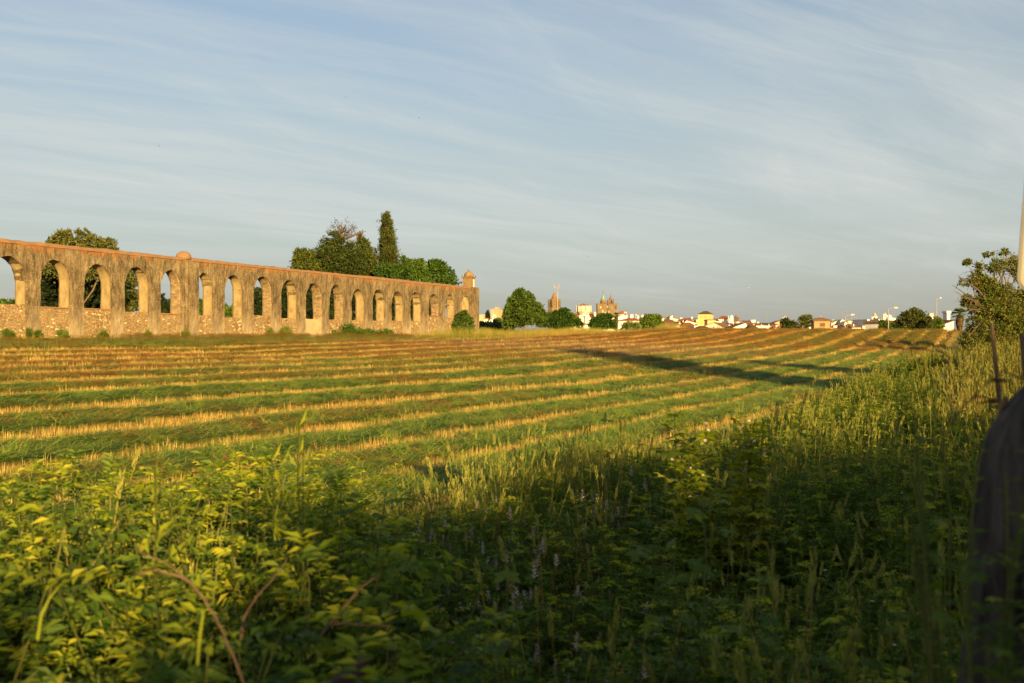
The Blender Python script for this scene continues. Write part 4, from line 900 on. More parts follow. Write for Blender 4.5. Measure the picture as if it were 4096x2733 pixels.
B('house', 'red roofed white house half hidden left of the round tree', 2012, 2054, 1276, 300, 'gable_x', 1264, 8, wins=((.3, 1283, 4, 4),))
# cathedral
def cathedral():
    Y = 520; s = Y/FPX; b = P(2217, 1300, Y); b.z = float(terrain(b.x, b.y)); t = empty('cathedral', b); tag(t, 'brown stone cathedral with a conical lantern tower and twin spired towers', 'cathedral')
    q = lambda px, py: ((px-2217)*s, EZ-(py-CY)*s-b.z)
    X = lambda px: (px-2217)*s
    Z = lambda py: EZ-(py-CY)*s-b.z
    m = MB(); r = 28*s; m.lathe([(r, 0), (r*.98, Z(1240)), (r*.86, Z(1228)), (r*.82, Z(1198))], 8, (0, 0, 0), R(22.5)); lt = m.build('lantern_tower', M_GRN, t)
    m = MB(); m.lathe([(12.5*s*1.35, Z(1199)), (12.5*s, Z(1196.5)), (7.5*s, Z(1184)), (.5*s, Z(1169))], 14, (0, 0, 0)); m.build('cone_roof', M_GLD, lt, True)
    for k in range(8):
        a = 2*math.pi*(k+.5)/8; c = (math.cos(a)*r*.86, math.sin(a)*r*.86, 0)
        m = MB(); m.lathe([(2.9*s, Z(1232)), (2.9*s, Z(1207)), (3.4*s, Z(1206)), (2.6*s, Z(1203)), (.3*s, Z(1197))], 8, c); m.build('corner_turret', M_GRN, lt, True)
    for k in range(8):
        a = 2*math.pi*k/8; m = MB(); Mx = Matrix.Rotation(a+R(90), 4, 'Z') @ Matrix.Translation((0, -r*.79, 0))
        m.prism([(-1.6*s, Z(1226)), (1.6*s, Z(1226)), (1.6*s, Z(1211)), (0, Z(1207)), (-1.6*s, Z(1211))], -.12, .1, Mx); m.build('belfry_opening', M_GLASS, lt)
    m = MB(); m.tube([(0, 0, Z(1171)), (0, 0, Z(1158))], .12, 5); m.build('finial', M_MET, lt)
    # nave with battlements
    m = MB(); m.box(X(2245), X(2392), 2, 12, 0, Z(1252)); nv = m.build('nave', M_GRN, t)
    for k in range(24):
        x = X(2248)+k*(X(2392)-X(2248))/24; m = MB(); m.prism([(x, Z(1252)), (x+.35, Z(1252)), (x+.35, Z(1248.5)), (x+.18, Z(1247.3)), (x, Z(1248.5))], 2, 2.5); m.build('merlon', M_GRN, nv)
    m = MB(); m.lathe([(3*s, Z(1240)), (2.2*s, Z(1234)), (.4*s, Z(1224))], 8, (X(2260), 0, 0)); m.build('small_spire', M_GLD, t, True)
    # west towers
    m = MB(); m.box(X(2389), X(2428), -1, 5, 0, Z(1216)); m.box(X(2432), X(2468), -1, 5, 0, Z(1216)); m.box(X(2427.5), X(2432.5), -.4, 5, 0, Z(1219)); wt = m.build('west_front', M_GRN, t)
    m = MB(); m.box(X(2387), X(2470), -1.25, 5.2, Z(1216), Z(1214.6)); m.build('cornice', M_GRN, wt)
    m = MB(); c = (X(2414), 2, 0); m.lathe([(12.2*s, Z(1215)), (12*s, Z(1207)), (12.6*s, Z(1204)), (9.5*s, Z(1203))], 14, c); m.build('drum', M_GLD, wt, True)
    for k in range(14):
        a = 2*math.pi*k/14; m = MB(); m.lathe([(.9*s, Z(1205)), (.9*s, Z(1202.5)), (.2*s, Z(1201))], 5, (c[0]+11.6*s*math.cos(a), 2+11.6*s*math.sin(a), 0)); m.build('crown_point', M_GLD, wt)
    m = MB(); m.lathe([(9.6*s, Z(1204)), (4.8*s, Z(1186)), (2.0*s, Z(1174.5))], 14, c); m.build('teal_spire', M_TEAL, wt, True)
    m = MB(); m.lathe([(2.1*s, Z(1174.6)), (.3*s, Z(1167))], 10, c); m.tube([(c[0], 2, Z(1168)), (c[0], 2, Z(1162))], .1, 4); m.build('spire_tip', M_GLD, wt, True)
    c2 = (X(2444), 2, 0); m = MB(); m.lathe([(5.5*s, Z(1215)), (5.2*s, Z(1197)), (5.8*s, Z(1196)), (.3*s, Z(1181))], 8, c2); m.tube([(c2[0], 2, Z(1183)), (c2[0], 2, Z(1172))], .09, 4); m.build('central_pinnacle', M_GLD, wt, True)
    for k, (dx, dy, tp) in enumerate(((-11, -6, 1194), (10.5, -6, 1193), (-11, 7, 1197), (10.5, 7, 1196), (5, -9, 1199), (-4, -9, 1200))):
        m = MB(); m.lathe([(2.6*s, Z(1215)), (2.5*s, Z(1202)), (.3*s, Z(tp))], 6, (c2[0]+dx*s, 2+dy*s, 0)); m.build('pinnacle', M_GRN, wt, True)
    pale = M_BEI
    for (px, py, w, h, mt) in ((2402, 1234, 6, 9, M_BEI), (2428.6, 1232, 4, 7, M_BEI), (2410, 1251, 7, 11, M_BEI), (2434.5, 1251, 4, 7, M_BEI), (2444.5, 1238, 6.5, 17, M_GLASS), (2462, 1236, 6, 14, M_DRK)):
        window(wt, X(px), Z(py), w*s, h*s, -1.0, None, pane=mt, arch=True, frame=M_GRN)
    m = MB(); x, z = X(2444.5), Z(1236); m.lathe([(2.4*s, z), (1.6*s, z+3.2*s), (.8*s, z+5*s)], 10, (x, -1.25, 0)); m.build('bell', M_TEAL, wt, True)
cathedral()
def mast():
    Y = 500; s = Y/FPX; b = P(2230.5, 1330, Y); b.z = float(terrain(b.x, b.y)); t = empty('telecom_mast', b); tag(t, 'thin red and white telecom mast behind the conical lantern tower', 'mast')
    Z = lambda py: EZ-(py-CY)*s-b.z
    m = MB(); m.tube([(0, 0, 0), (0, 0, Z(1170))], .15, 6); m.build('white_section', M_BEI, t)
    m = MB(); m.tube([(0, 0, Z(1170)), (0, 0, Z(1146))], .2, 6); m.build('red_section', simple_mat('faded_red_paint', (.36, .12, .10), (.42, .16, .13), 1, 0), t)
    for dx, z0, z1 in ((-12.5, 1152, 1137), (4.8, 1153, 1136)):
        m = MB(); m.tube([(dx*s, 0, Z(z0)), (dx*s, 0, Z(z1))], .13, 5); m.tube([(dx*s, 0, Z(z0-1)), (0, 0, Z(z0-1))], .07, 4); m.build('antenna_panel', M_BEI, t)
mast()
def water_tower():
    Y = 400; s = Y/FPX; b = P(2334.5, 1330, Y); b.z = float(terrain(b.x, b.y)); t = empty('water_tower', b); tag(t, 'white round water tower on slim columns with a flat conical roof', 'water tower')
    Z = lambda py: EZ-(py-CY)*s-b.z; r = 30*s
    m = MB(); m.lathe([(r*.7, Z(1261)), (r*.74, Z(1257)), (r*.97, Z(1248)), (r, Z(1247)), (r, Z(1226)), (r*.97, Z(1225))], 24); tk = m.build('tank', M_STN, t, True)
    m = MB(); m.lathe([(r*.98, Z(1225)), (r*.98, Z(1224)), (r*.5, Z(1219.5)), (r*.12, Z(1217)), (r*.1, Z(1215)), (.05, Z(1213.5))], 24); m.build('roof', M_BRN, t, True)
    m = MB(); m.lathe([(r*.72, Z(1264)), (r*.72, Z(1260.5))], 20); m.build('ring_beam', M_WHT, t)
    for k in range(10):
        a = 2*math.pi*k/10; m = MB(); m.box(-.38, .38, -.3, .3, 0, Z(1263), Matrix.Rotation(a, 4, 'Z') @ Matrix.Translation((r*.64, 0, 0))); m.build('column', M_WHT, t)
    for k in range(12):
        a = 2*math.pi*(k+.5)/12; m = MB(); m.box(-.12, .12, -.14, .14, Z(1248), Z(1223), Matrix.Rotation(a, 4, 'Z') @ Matrix.Translation((r*1.01, 0, 0))); m.build('rib', M_STN, tk)
    m = MB(); m.tube([(.6, -r*1.06, Z(1240)), (.7, -r*1.06, Z(1229)), (.5, -r*1.02, Z(1224))], .12, 5); m.build('pipe', M_MET, tk)
water_tower()
B('long_house', 'long building with a wide red roof behind the water tower', 2277, 2452, 1271, 420, 'back', 1254, 9, wins=((.06, 1280, 4, 6), (.14, 1280, 4, 6), (.9, 1282, 3, 7), (.96, 1282, 3, 7)), chims=((.6, .3, 1249, 8), (.845, .4, 1248, 4)))
B('hip_house', 'white house with a steep red hipped roof rising beside the palm', 2382, 2457, 1272, 405, 'hip', 1253, 12, rot=10, wins=((.82, 1290, 3, 9), (.93, 1290, 3, 9)))
B('cottage', 'small white gabled cottage in the grass below the water tower', 2296, 2333, 1293, 230, 'gable_y', 1282, 8, chims=((.35, .2, 1277, 4),), ridge_at=.45)
B('shed', 'low red roofed shed just right of the small gabled cottage', 2334, 2352, 1300, 235, 'back', 1295, 5)
# house with a tower
tw = B('tower_house', 'white square tower with a red pyramid roof and an open loggia', 2472, 2509, 1258, 345, 'pyr', 1242, 3.2, wins=((.34, 1263.5, 8, 4, 'front'), (.8, 1264, 9, 14, 'front')))
B('house', 'white two storey house with a red hipped roof and three tall chimneys', 2474, 2542, 1284, 300, 'hip', 1272, 7.5, rot=24, chims=((.52, .55, 1258, 9), (.66, .8, 1257, 4), (.78, .75, 1262, 7), (1.03, .8, 1260, 7), (1.35, .45, 1263, 9)),
  wins=((.15, 1303, 4, 9), (.29, 1302, 4, 9), (.57, 1301, 4, 8), (.74, 1300, 4, 8)))
B('cottage', 'tiny low cottage with a white gable and a tall white chimney in front', 2480, 2524, 1321, 185, 'gable_x', 1312, 3.2, rot=28, rmat=M_BRN, chims=((.33, .0, 1308, 7),))
B('house', 'white gable peeping out left of the round bright green tree', 2564, 2600, 1277, 360, 'gable_y', 1266, 8, ridge_at=.45)
# roofs right of the round bright tree
B('long_hall', 'long pale windowless hall with a gable and a roof turret', 2618, 2716, 1278, 390, 'gable_y', 1268, 10, ridge_at=.62, wall=M_STN)
m_ = B('dormer', 'small white gable with a red slope standing on top of the pale hall', 2680, 2690, 1268, 386, 'shed_l', 1259, 2, rmat=M_RED, cat='building')
B('row_house', 'low house with a bright red roof and a stubby chimney, beneath the pale hall', 2634, 2696, 1288, 345, 'back', 1278, 7, chims=((.28, .25, 1275, 9),), rmat=M_RED)
B('white_house', 'narrow white house end beside the bright red low roof', 2695, 2716, 1288, 350, 'flat', depth=6, wall=M_STN)
B('barn', 'dark brown roofed barn behind two small white gables', 2640, 2728, 1299, 300, 'back', 1286, 7, rmat=M_BRN)
B('gabled_house', 'steep white gable with two slit windows beside brown roofs', 2706, 2732, 1305, 270, 'gable_y', 1288, 8, rmat=M_BRN, wins=((.42, 1301, 2, 6), (.58, 1301, 2, 6)))
B('cottage', 'low cottage with a mossy brown roof and a white right gable', 2664, 2692, 1308, 225, 'gable_x', 1296, 4.5, rot=30, rmat=M_DRK, wins=((.3, 1315, 3, 4), (.7, 1315, 3, 4)))
B('house', 'broad red roofed house behind the white gable, left of the yellow building', 2716, 2780, 1288, 360, 'hip', 1273, 10, wall=M_STN, chims=((.3, .6, 1271, 9),))
B('grey_roofed_house', 'long house with a bluish grey roof just left of the yellow building', 2752, 2796, 1281, 385, 'back', 1272, 7, rmat=simple_mat('grey_sheet_roof', (.13, .12, .12), (.2, .18, .17), 1, 0), chims=((.5, .5, 1268, 6),))
B('white_gable_house', 'white building with a slanted gable and a thin chimney post', 2733, 2790, 1294, 310, 'gable_y', 1282, 8, ridge_at=.25, rmat=M_RED, chims=((.02, .1, 1283, 2.5),))
B('red_roof_house', 'house with the brightest red hipped roof, below the yellow building', 2727, 2788, 1308, 255, 'hip', 1289, 7, rmat=M_RED)
B('white_post_house', 'narrow white end wall in front of the brightest red roof', 2778, 2788, 1309, 235, 'flat', depth=3)
B('shed', 'long low shed with a very dark roof under the brightest red roof', 2716, 2778, 1318, 225, 'back', 1305, 5, rmat=M_DRK)
ye = B('yellow_building', 'tall ochre yellow building with a brown pyramid roof', 2792, 2834, 1258, 320, 'hip', 1244.5, 4.6, rot=26, wall=M_YEL, rmat=M_DRK, cat='building',
  wins=((.31, 1273, 9, 8, 'front', M_SHUT), (.66, 1273, 9, 8, 'front', M_SHUT), (.31, 1294, 5, 7, 'front', M_SHUT), (.76, 1294, 5, 7, 'front', M_SHUT), (.35, 1274, 4, 9, 'right', M_SHUT), (.72, 1274, 4, 9, 'right', M_SHUT)), over=.15)
B('annex', 'low yellow annex with a flat roof against the tall yellow building', 2830, 2862, 1282, 300, 'flat', depth=5, wall=M_YEL, rmat=M_BRN)
B('annex', 'lower yellow wing at the left foot of the tall yellow building', 2785, 2800, 1283, 318, 'flat', depth=4, wall=M_YEL)
B('barn', 'long dark roofed outbuilding between the yellow building and the church', 2850, 2876, 1285, 340, 'back', 1275, 6, rmat=M_DRK)
B('warehouse', 'big white warehouse with a streaked gable and a plain sunlit side', 2816, 2883, 1306, 240, 'gable_y', 1291, 8.5, rot=24, ridge_at=.6, wall=M_STN, rmat=M_BRN, wins=((.53, 1313, 4, 6),))
B('hut', 'brown tiled hut with a pointed roof before the white warehouse', 2788, 2845, 1318, 215, 'hip', 1303, 6, rmat=M_DRK, wall=M_BEI)
# church and right part
ch = B('church', 'white church with a red hipped roof and a curly ornate front gable', 2872, 2916, 1277, 350, 'hip', 1263, 9, rot=12, cat='church')
def church_front():
    s = 345/FPX; b = P(2915, 1320, 345); b.z = float(terrain(b.x, b.y)); t = empty('church_facade', b); tag(t, 'ornate white facade with scrolls at the right end of the church', 'church front')
    Z = lambda py: EZ-(py-CY)*s-b.z
    m = MB(); m.box(0, 18*s, 0, 1.5, 0, Z(1276)); m.build('wall', M_WHT, t)
    m = MB(); c = 12.5*s; m.prism([(6*s, Z(1276)), (18*s, Z(1276))]+[(c+5.2*s*math.cos(a), Z(1270)+8*s*math.sin(a)) for a in np.linspace(0, math.pi, 10)], .1, 1.2); m.build('curved_gable', M_WHT, t)
    for x in (1, 7, 17.5): m2 = MB(); m2.lathe([(1.5*s, Z(1277)), (1.6*s, Z(1272)), (.7*s, Z(1268)), (1.0*s, Z(1266)), (.1*s, Z(1262))], 8, (x*s, .7, 0)); m2.build('scroll_pinnacle', M_WHT, t, True)
    window(t, 12*s, Z(1286), 3*s, 5*s, 0, frame=M_STN)
church_front()
def bell_tower(name, label, cx, Y, w, eave, base_rows, mat, tip, dome=True, openings=2, rmat=None, depth=None, rot=25):
    s = Y/FPX; b = P(cx, 1320, Y); b.z = float(terrain(b.x, b.y)); t = empty(name, b, -R(rot)); tag(t, label, 'bell tower')
    Z = lambda py: EZ-(py-CY)*s-b.z; h = w*s/2/(math.cos(R(rot))+math.sin(R(rot)))
    m = MB(); m.box(-h, h, -h, h, 0, Z(eave)); body = m.build('wall', mat, t)
    m = MB(); m.box(-h*1.12, h*1.12, -h*1.12, h*1.12, Z(eave), Z(eave-1)); m.build('cornice', mat, body)
    top = Z(eave-1); H = Z(tip)-top
    m = MB(); m.lathe([(h*1.0, top), (h*.95, top+H*.14), (h*.62, top+H*.42), (h*.45, top+H*.6), (h*.3, top+H*.78), (h*.12, top+H*.9), (.02, top+H)], 8 if not dome else 12, (0, 0, 0), R(22.5)); m.build('roof', rmat or mat, t, dome)
    m = MB(); m.tube([(0, 0, top+H*.95), (0, 0, top+H*1.2)], .07, 4); m.build('finial', M_MET, t)
    for fc in (0, 1):
        M = Matrix.Rotation(R(90*fc), 4, 'Z') @ Matrix.Translation((0, -h, 0))
        for k in range(openings):
            x = (k-(openings-1)/2)*h*0.95; window(body, x, Z(eave+9), h*.42, 7.5*s, 0, M, arch=True, frame=mat)
    return t
bell_tower('bell_tower', 'brown stone bell tower with arched openings right of the white church', 2946, 360, 22, 1271, None, M_GRN, 1259)
B('red_roof_house', 'steep red roof falling to the right behind the brown bell tower', 2950, 2976, 1298, 350, 'shed_r', 1284, 8, wall=M_WHT)
B('house', 'white house with a low red roof under the brown bell tower', 2926, 2958, 1302, 280, 'back', 1293, 6, chims=((.3, .1, 1291, 3), (.7, .1, 1290, 3)))
B('gable_house', 'cream white lopsided gable house with two small vents and shuttered window', 2933, 2995, 1311, 225, 'gable_y', 1293, 9, ridge_at=.8, rmat=M_BRN, over=.12, wins=((.73, 1303, 2.6, 3), (.73, 1309, 2.6, 3), (.76, 1320, 8, 6)))
B('house', 'red roof and a white flat box house behind the cream gable', 2984, 3006, 1292, 330, 'back', 1283, 6)
B('box_house', 'small white flat roofed box house on the skyline', 3005, 3021, 1284, 335, 'flat', depth=5)
B('long_barn', 'long low white barn with a wide reddish brown roof', 2990, 3052, 1309, 260, 'back', 1291, 8, rmat=M_BRN, wins=((.4, 1316, 3, 5),), chims=((.9, 0, 1299, 2.5), (.5, .2, 1297, 2.5)))
B('round_hut', 'low hut with a pointed grey thatched roof before the long barn', 2998, 3030, 1315, 222, 'hip', 1297, 4.5, rmat=M_DRK, wall=M_STN)
B('row_house', 'white row house with a dark roof right of the long barn', 3046, 3112, 1302, 285, 'back', 1292, 7, rmat=M_DRK, chims=((.1, .9, 1288, 9),))
B('house', 'small white house with a low red hipped roof before the stone fort', 3074, 3100, 1306, 245, 'hip', 1299, 5, chims=((.05, 0, 1299, 3),))
B('row_house', 'low white cottages with small red roofs left of the ivy humps', 3096, 3140, 1312, 240, 'hip', 1304, 5, chims=((.25, .1, 1303, 3),))
B('white_house', 'long low white wall house under the reddish brown roofs', 3026, 3076, 1309, 230, 'flat', depth=4)
B('white_enclosure', 'low white boundary wall in the grass under the warehouse', 2772, 2908, 1321, 200, 'flat', depth=.5, parapet=.1, cat='wall', wall=M_WHT, rmat=M_BRN)
B('rubble_enclosure', 'low mauve brown rubble wall along the field crest before the cottages', 2906, 3130, 1320.5, 196, 'flat', depth=.5, parapet=.05, cat='wall', wall=M_BRICK, rmat=M_BRICK)
# fort
fo = B('stone_fort', 'square stone fort with a small white turret on the skyline', 3117, 3172, 1280, 330, 'flat', depth=5, rot=18, wall=M_GRN, rmat=M_GRN, cat='fort', parapet=.1)
bell_tower('turret', 'little white turret with a pointed cap on the stone fort', 3139.5, 326, 21, 1271, None, M_WHT, 1262, openings=1, dome=False, rmat=M_BEI)
B('wing', 'low stone wing with white buttresses left of the stone fort', 3098, 3118, 1293, 325, 'shed_l', 1284, 5, wall=M_BEI, rmat=M_BRN)
B('white_house', 'white house corner between the stone fort and the layered pine', 3184, 3196, 1297, 260, 'flat', depth=5)
B('white_house', 'white house with a red roof edge left of the square stone hut', 3236, 3256, 1300, 250, 'shed_r', 1298, 5)
# stone hut with lattice window
sh = B('stone_hut', 'square ochre stone hut with a low tiled pyramid roof and lattice window', 3256, 3318, 1284, 152, 'pyr', 1268, 2.4, rot=6, wall=simple_mat('ochre_rubble', (.20, .125, .06), (.36, .25, .13), 3, .04, detail=9), rmat=M_BRN, cat='hut')
s = 152/FPX; zb = sh.location.z; Zh = lambda py: EZ-(py-CY)*s-zb
m = MB(); x0, x1 = 22*s, 42*s; m.prism([(x0, Zh(1320)), (x1, Zh(1320)), (x1, Zh(1294)), ((x0+x1)/2, Zh(1290.5)), (x0, Zh(1294))], -.03, .0); m.build('blocked_doorway', M_BRICK, sh)
m = MB()
for k in range(7): m.box(x0+k*(x1-x0)/6-.02, x0+k*(x1-x0)/6+.02, -.09, -.03, Zh(1306), Zh(1293)); 
for k in range(5): m.box(x0, x1, -.08, -.035, Zh(1306)+k*.12, Zh(1306)+k*.12+.03)
m.build('lattice', M_DRK, sh)
m = MB(); m.tube([(31*s, 1.2, Zh(1268)), (31*s, 1.2, Zh(1256))], .025, 4); m.build('lightning_rod', M_MET, sh)
m = MB(); m.lathe([(.16, Zh(1269)), (.1, Zh(1267)), (.02, Zh(1265.5))], 6, (31*s, 1.2, 0)); m.build('roof_knob', M_BEI, sh)
def bare_pole(label, px, y0, Y, name='pole', y1=1325, group=None):
    b = P(px, y1, Y); t = empty(name, b); tag(t, label, 'pole', group); m = MB(); h = (y1-y0)*Y/FPX; m.tube([(0, 0, -.5), (0, 0, h)], .05, 6); m.build('shaft', M_MET, t)
    m = MB(); m.lathe([(.08, h-.05), (.08, h+.06), (.02, h+.1)], 6); m.build('cap', M_MET, t); return t
bare_pole('thin white pole standing against the square stone hut', 3278, 1289, 146)
bare_pole('short white pole before the layered pine', 3211, 1306, 150)
# houses right of the hut
B('white_house', 'narrow white house beside the right wall of the stone hut', 3327, 3340, 1284, 280, 'flat', depth=5, wall=M_STN)
B('gable_hall', 'pale cream hall with two joined gables right of the stone hut', 3325, 3361, 1296, 270, 'shed_l', 1281, 6, wall=M_STN, rmat=M_STN, over=.05)
B('gable_hall', 'sunlit cream gable forming the right half of the pale hall', 3359, 3394, 1294, 268, 'gable_y', 1280, 6, ridge_at=.25, wall=M_WHT, rmat=M_STN, over=.05)
B('box_house', 'cream flat box house right of the pale gabled hall', 3393, 3407, 1289, 262, 'flat', depth=5, wall=M_STN)
B('cottage', 'low white cottage with a red roof at the foot of the stone hut', 3322, 3342, 1316, 200, 'shed_r', 1310, 4)
B('cottage', 'low cottages with thin red roofs below the pale gabled hall', 3345, 3380, 1315, 210, 'hip', 1309, 5, chims=((.0, .2, 1305, 14),))
B('cottage', 'brick red roofed cottage with a brown chimney between the lamp and aerial', 3380, 3402, 1318, 205, 'back', 1309, 4)
B('house', 'house with a wide red brown roof and bluish shaded front', 3408, 3448, 1311, 235, 'hip', 1294, 7, rot=-16, rmat=M_BRN, chims=((.35, .1, 1299, 4), (.2, .5, 1290, 13)), wins=((.8, 1319, 6, 5),))
def big_chimney(label, a, b, top, Y, style):
    s = Y/FPX; B0 = P((a+b)/2, 1324, Y); B0.z = float(terrain(B0.x, B0.y))-.3; t = empty('big_chimney', B0); tag(t, label, 'chimney', 'big white chimneys'); w = (b-a)*s/2; Z = lambda py: EZ-(py-CY)*s-B0.z
    m = MB(); m.box(-w, w, -w*.6, w*.6, 0, Z(top)); m.build('stack', M_STN if style else M_WHT, t); m = MB(); m.box(-w*1.06, w*1.06, -w*.66, w*.66, Z(top), Z(top-1)); m.build('cap', M_BEI, t)
    for k in range(4):
        x = (k-1.5)*w*.45
        m = MB()
        if style: m.prism([(x-.09, Z(top+6)), (x+.09, Z(top+6)), (x+.09, Z(top+2)), (x, Z(top+1)), (x-.09, Z(top+2))], -w*.6-.02, -w*.6)
        else: m.prism([(x+.09*math.cos(a_), Z(top+3)+.09*math.sin(a_)) for a_ in np.linspace(0, 2*math.pi, 8, endpoint=False)], -w*.6-.02, -w*.6)
        m.build('vent', M_GLASS, t)
big_chimney('broad streaked chimney with four arched vents before the red brown roof', 3447, 3466, 1304, 210, 1)
big_chimney('square bright white chimney with a row of round vents before the church', 3489, 3506, 1300, 200, 0)
B('church', 'white church body with a balustrade under the domed belfry', 3470, 3500, 1281, 360, 'flat', depth=10, rot=-14, cat='church', wins=((.15, 1296, 4, 9), (.8, 1297, 4, 8)))
bell_tower('belfry', 'white belfry with a bell shaped roof and cross on the white church', 3499, 364, 26, 1268, None, M_WHT, 1250, openings=1, rmat=M_BEI)
bell_tower('turret', 'slim white turret with a domed cap between the belfry and street lamp', 3539.5, 350, 13, 1258, None, M_WHT, 1250, openings=1, rmat=M_BEI)
bell_tower('domed_turret', 'brown bell shaped turret dome rising behind the big bush', 3621, 350, 24, 1263, None, M_BEI, 1239, openings=1, rmat=simple_mat('rosy_dome', (.34, .2, .12), (.42, .27, .17), 1, 0))
B('house', 'house with a dark roof at the foot of the slim white turret', 3524, 3556, 1284, 330, 'back', 1273, 7, rmat=M_BRN)
def ornate_gable():
    s = 335/FPX; b = P(3560, 1320, 335); b.z = float(terrain(b.x, b.y)); t = empty('ornate_gable', b); tag(t, 'white ornamental gable with ball finials behind the street lamp', 'gable'); Z = lambda py: EZ-(py-CY)*s-b.z
    m = MB(); m.prism([(-10*s, 0), (22*s, 0), (22*s, Z(1274)), (10*s, Z(1272)), (6*s, Z(1268)), (-8*s, Z(1268)), (-10*s, Z(1274))], 0, 1); m.build('wall', M_WHT, t)
    for x, z, r in ((-8, 1265, 2.0), (0, 1262, 2.6), (5.5, 1264, 2.2)): m2 = MB(); m2.lathe([(r*.5*s, Z(1269)), (r*s, Z(z+1)), (r*s, Z(z-1)), (.1, Z(z-3.5))], 8, (x*s, .5, 0)); m2.build('ball_finial', M_WHT, t, True)
    for k in range(4): m2 = MB(); m2.box((11+3*k)*s, (12.6+3*k)*s, 0, .8, Z(1274.5), Z(1272)); m2.build('crenel', M_WHT, t)
ornate_gable()
B('white_house', 'white house wall behind the yellow green garden bush', 3516, 3538, 1281, 240, 'flat', depth=6)
B('house', 'brown roofed house behind the second street lamp', 3538, 3584, 1292, 290, 'back', 1276, 8, rmat=M_BRN, chims=((.42, .1, 1276, 6),))
B('house', 'small red tiled roof behind the garden bush and lamp', 3552, 3574, 1304, 230, 'back', 1293, 5)
B('corner_house', 'bluish white corner house with a dark eave left of the large bush', 3583, 3602, 1289, 190, 'gable_y', 1284, 7, rot=-32, rmat=M_BRN)
B('brown_house', 'low brown roofed house between the red brown roof and white church', 3466, 3492, 1313, 250, 'back', 1303, 6, rmat=M_BRN)
# tiled roof house on the right, its tile rows are real ridges
rt = B('tiled_house', 'white house with a bright orange red tiled roof right of the large bush', 3712, 3792, 1293, 165, 'back', 1267, 5, chims=((.36, .35, 1256, 14),))
s = 165/FPX; w = 80*s; m = MB(); he = EZ-(1293-CY)*s-rt.location.z; hr = EZ-(1267-CY)*s-rt.location.z
for k in range(34): x = w*k/33; m.tube([(x, -.25, he+.12), (x, 5, hr+.12)], .06, 5)
m.build('tile_rows', M_RED, [c for c in rt.children if c.name.startswith('roof')][0])
B('white_gable', 'tall white chimney wall at the right end of the orange red roof', 3788, 3800, 1252, 160, 'flat', depth=1.5)
B('lean_to', 'white lean-to with a dark sloping roof beside the fan palm', 3766, 3815, 1304, 155, 'shed_l', 1282, 4, rmat=M_DRK, wall=M_WHT, wins=((.3, 1309, 4, 6), (.75, 1305, 4, 7)))
def street_lamp(label, px, top, Y, arm, arm_top, y1=1325):
    b = P(px, y1, Y); t = empty('street_lamp', b); tag(t, label, 'street lamp', 'street lamps along the town edge'); s = Y/FPX; h = (y1-top)*s
    m = MB(); m.tube([(0, 0, -.5), (0, 0, h*.5), (0, 0, h)], [.085, .075, .06], 7); m.build('post', M_MET, t)
    m = MB(); m.tube([(0, 0, h-.03), (arm*s*.62, 0, h+(top-arm_top)*s*.6)], .05, 5); m.build('arm', M_MET, t)
    x0 = arm*s*.6; z0 = h+(top-arm_top)*s*.6; m = MB(); m.box(x0, arm*s, -.12, .12, z0-.02, z0+.16); hd = m.build('lamp_head', M_STN, t); m = MB(); m.box(x0+.1, arm*s-.06, -.09, .09, z0-.07, z0-.022); m.build('lens', M_GLASS, hd)
street_lamp('street lamp nearer the pale gabled hall, left of two with flat heads', 3381, 1263, 170, 36, 1259)
street_lamp('taller flat headed street lamp beside the garden bush', 3553.5, 1235, 165, 37, 1231)
street_lamp('tall thin street lamp standing above the orange red tiled roof', 3746, 1195, 150, 18, 1193)
def antenna(label, px, top, Y, bot=1320, boom=None, bars=5):
    b = P(px, bot, Y); b.z = max(b.z-1, float(terrain(b.x, b.y))); t = empty('tv_antenna', b); tag(t, label, 'antenna', 'rooftop television antennas'); s = Y/FPX; h = EZ-(top-CY)*s-b.z
    m = MB(); m.tube([(0, 0, 0), (0, 0, h)], .045, 4); m.build('mast', M_MET, t)
    if boom:
        (x0, z0, x1, z1) = boom; Z = lambda py: EZ-(py-CY)*s-b.z; m = MB(); p0 = Vector(((x0-px)*s, 0, Z(z0))); p1 = Vector(((x1-px)*s, 0, Z(z1))); m.tube([p0, p1], .05, 4)
        for k in range(bars): c = p0.lerp(p1, k/(bars-1)); m.tube([c+Vector((0, -.6, 0)), c+Vector((0, .6, 0))], .03, 3); m.tube([c+Vector((0, 0, -.15)), c+Vector((0, 0, .15))], .03, 3)
        m.build('boom', M_MET, t)
antenna('television aerial with the longest slanted boom over the pale hall', 3370, 1252, 260, boom=(3356, 1253.5, 3395, 1248), bars=9)
antenna('dark aerial pole right beside the left street lamp', 3405.5, 1262, 200, boom=(3391, 1275.5, 3428, 1272))
antenna('short aerial with a small boom between lamp and pole', 3389, 1281, 230, boom=(3382, 1281.5, 3391, 1281))
antenna('thin aerial rising above the arm of the taller street lamp', 3578, 1206, 260)
antenna('thin aerial above the left end of the pale hall', 3352, 1264, 270)
antenna('leaning thin aerial just right of the stone hut', 3333, 1269, 268)
antenna('aerial with a forked head above the pointed thatched hut', 3009, 1268, 225, boom=(3007, 1272, 3012, 1266), bars=3)
antenna('tall thin aerial above the dark row house roof', 3066, 1260, 300, boom=(3064, 1260.5, 3069, 1260), bars=2)
antenna('thin aerial above the house with three chimneys', 2557, 1248, 330)
antenna('thin aerial on the red pyramid roof tip', 2486, 1222, 345, bot=1250)
antenna('thin aerial behind the small white gable on the pale hall', 2678, 1241, 390)
antenna('small cross shaped aerial on the pale hall roof', 2669, 1263, 388, boom=(2667, 1266, 2672, 1266), bars=3)
antenna('thin aerial on the tip of the yellow building', 2821, 1239, 322, bot=1258, boom=(2819, 1240, 2823, 1240), bars=3)
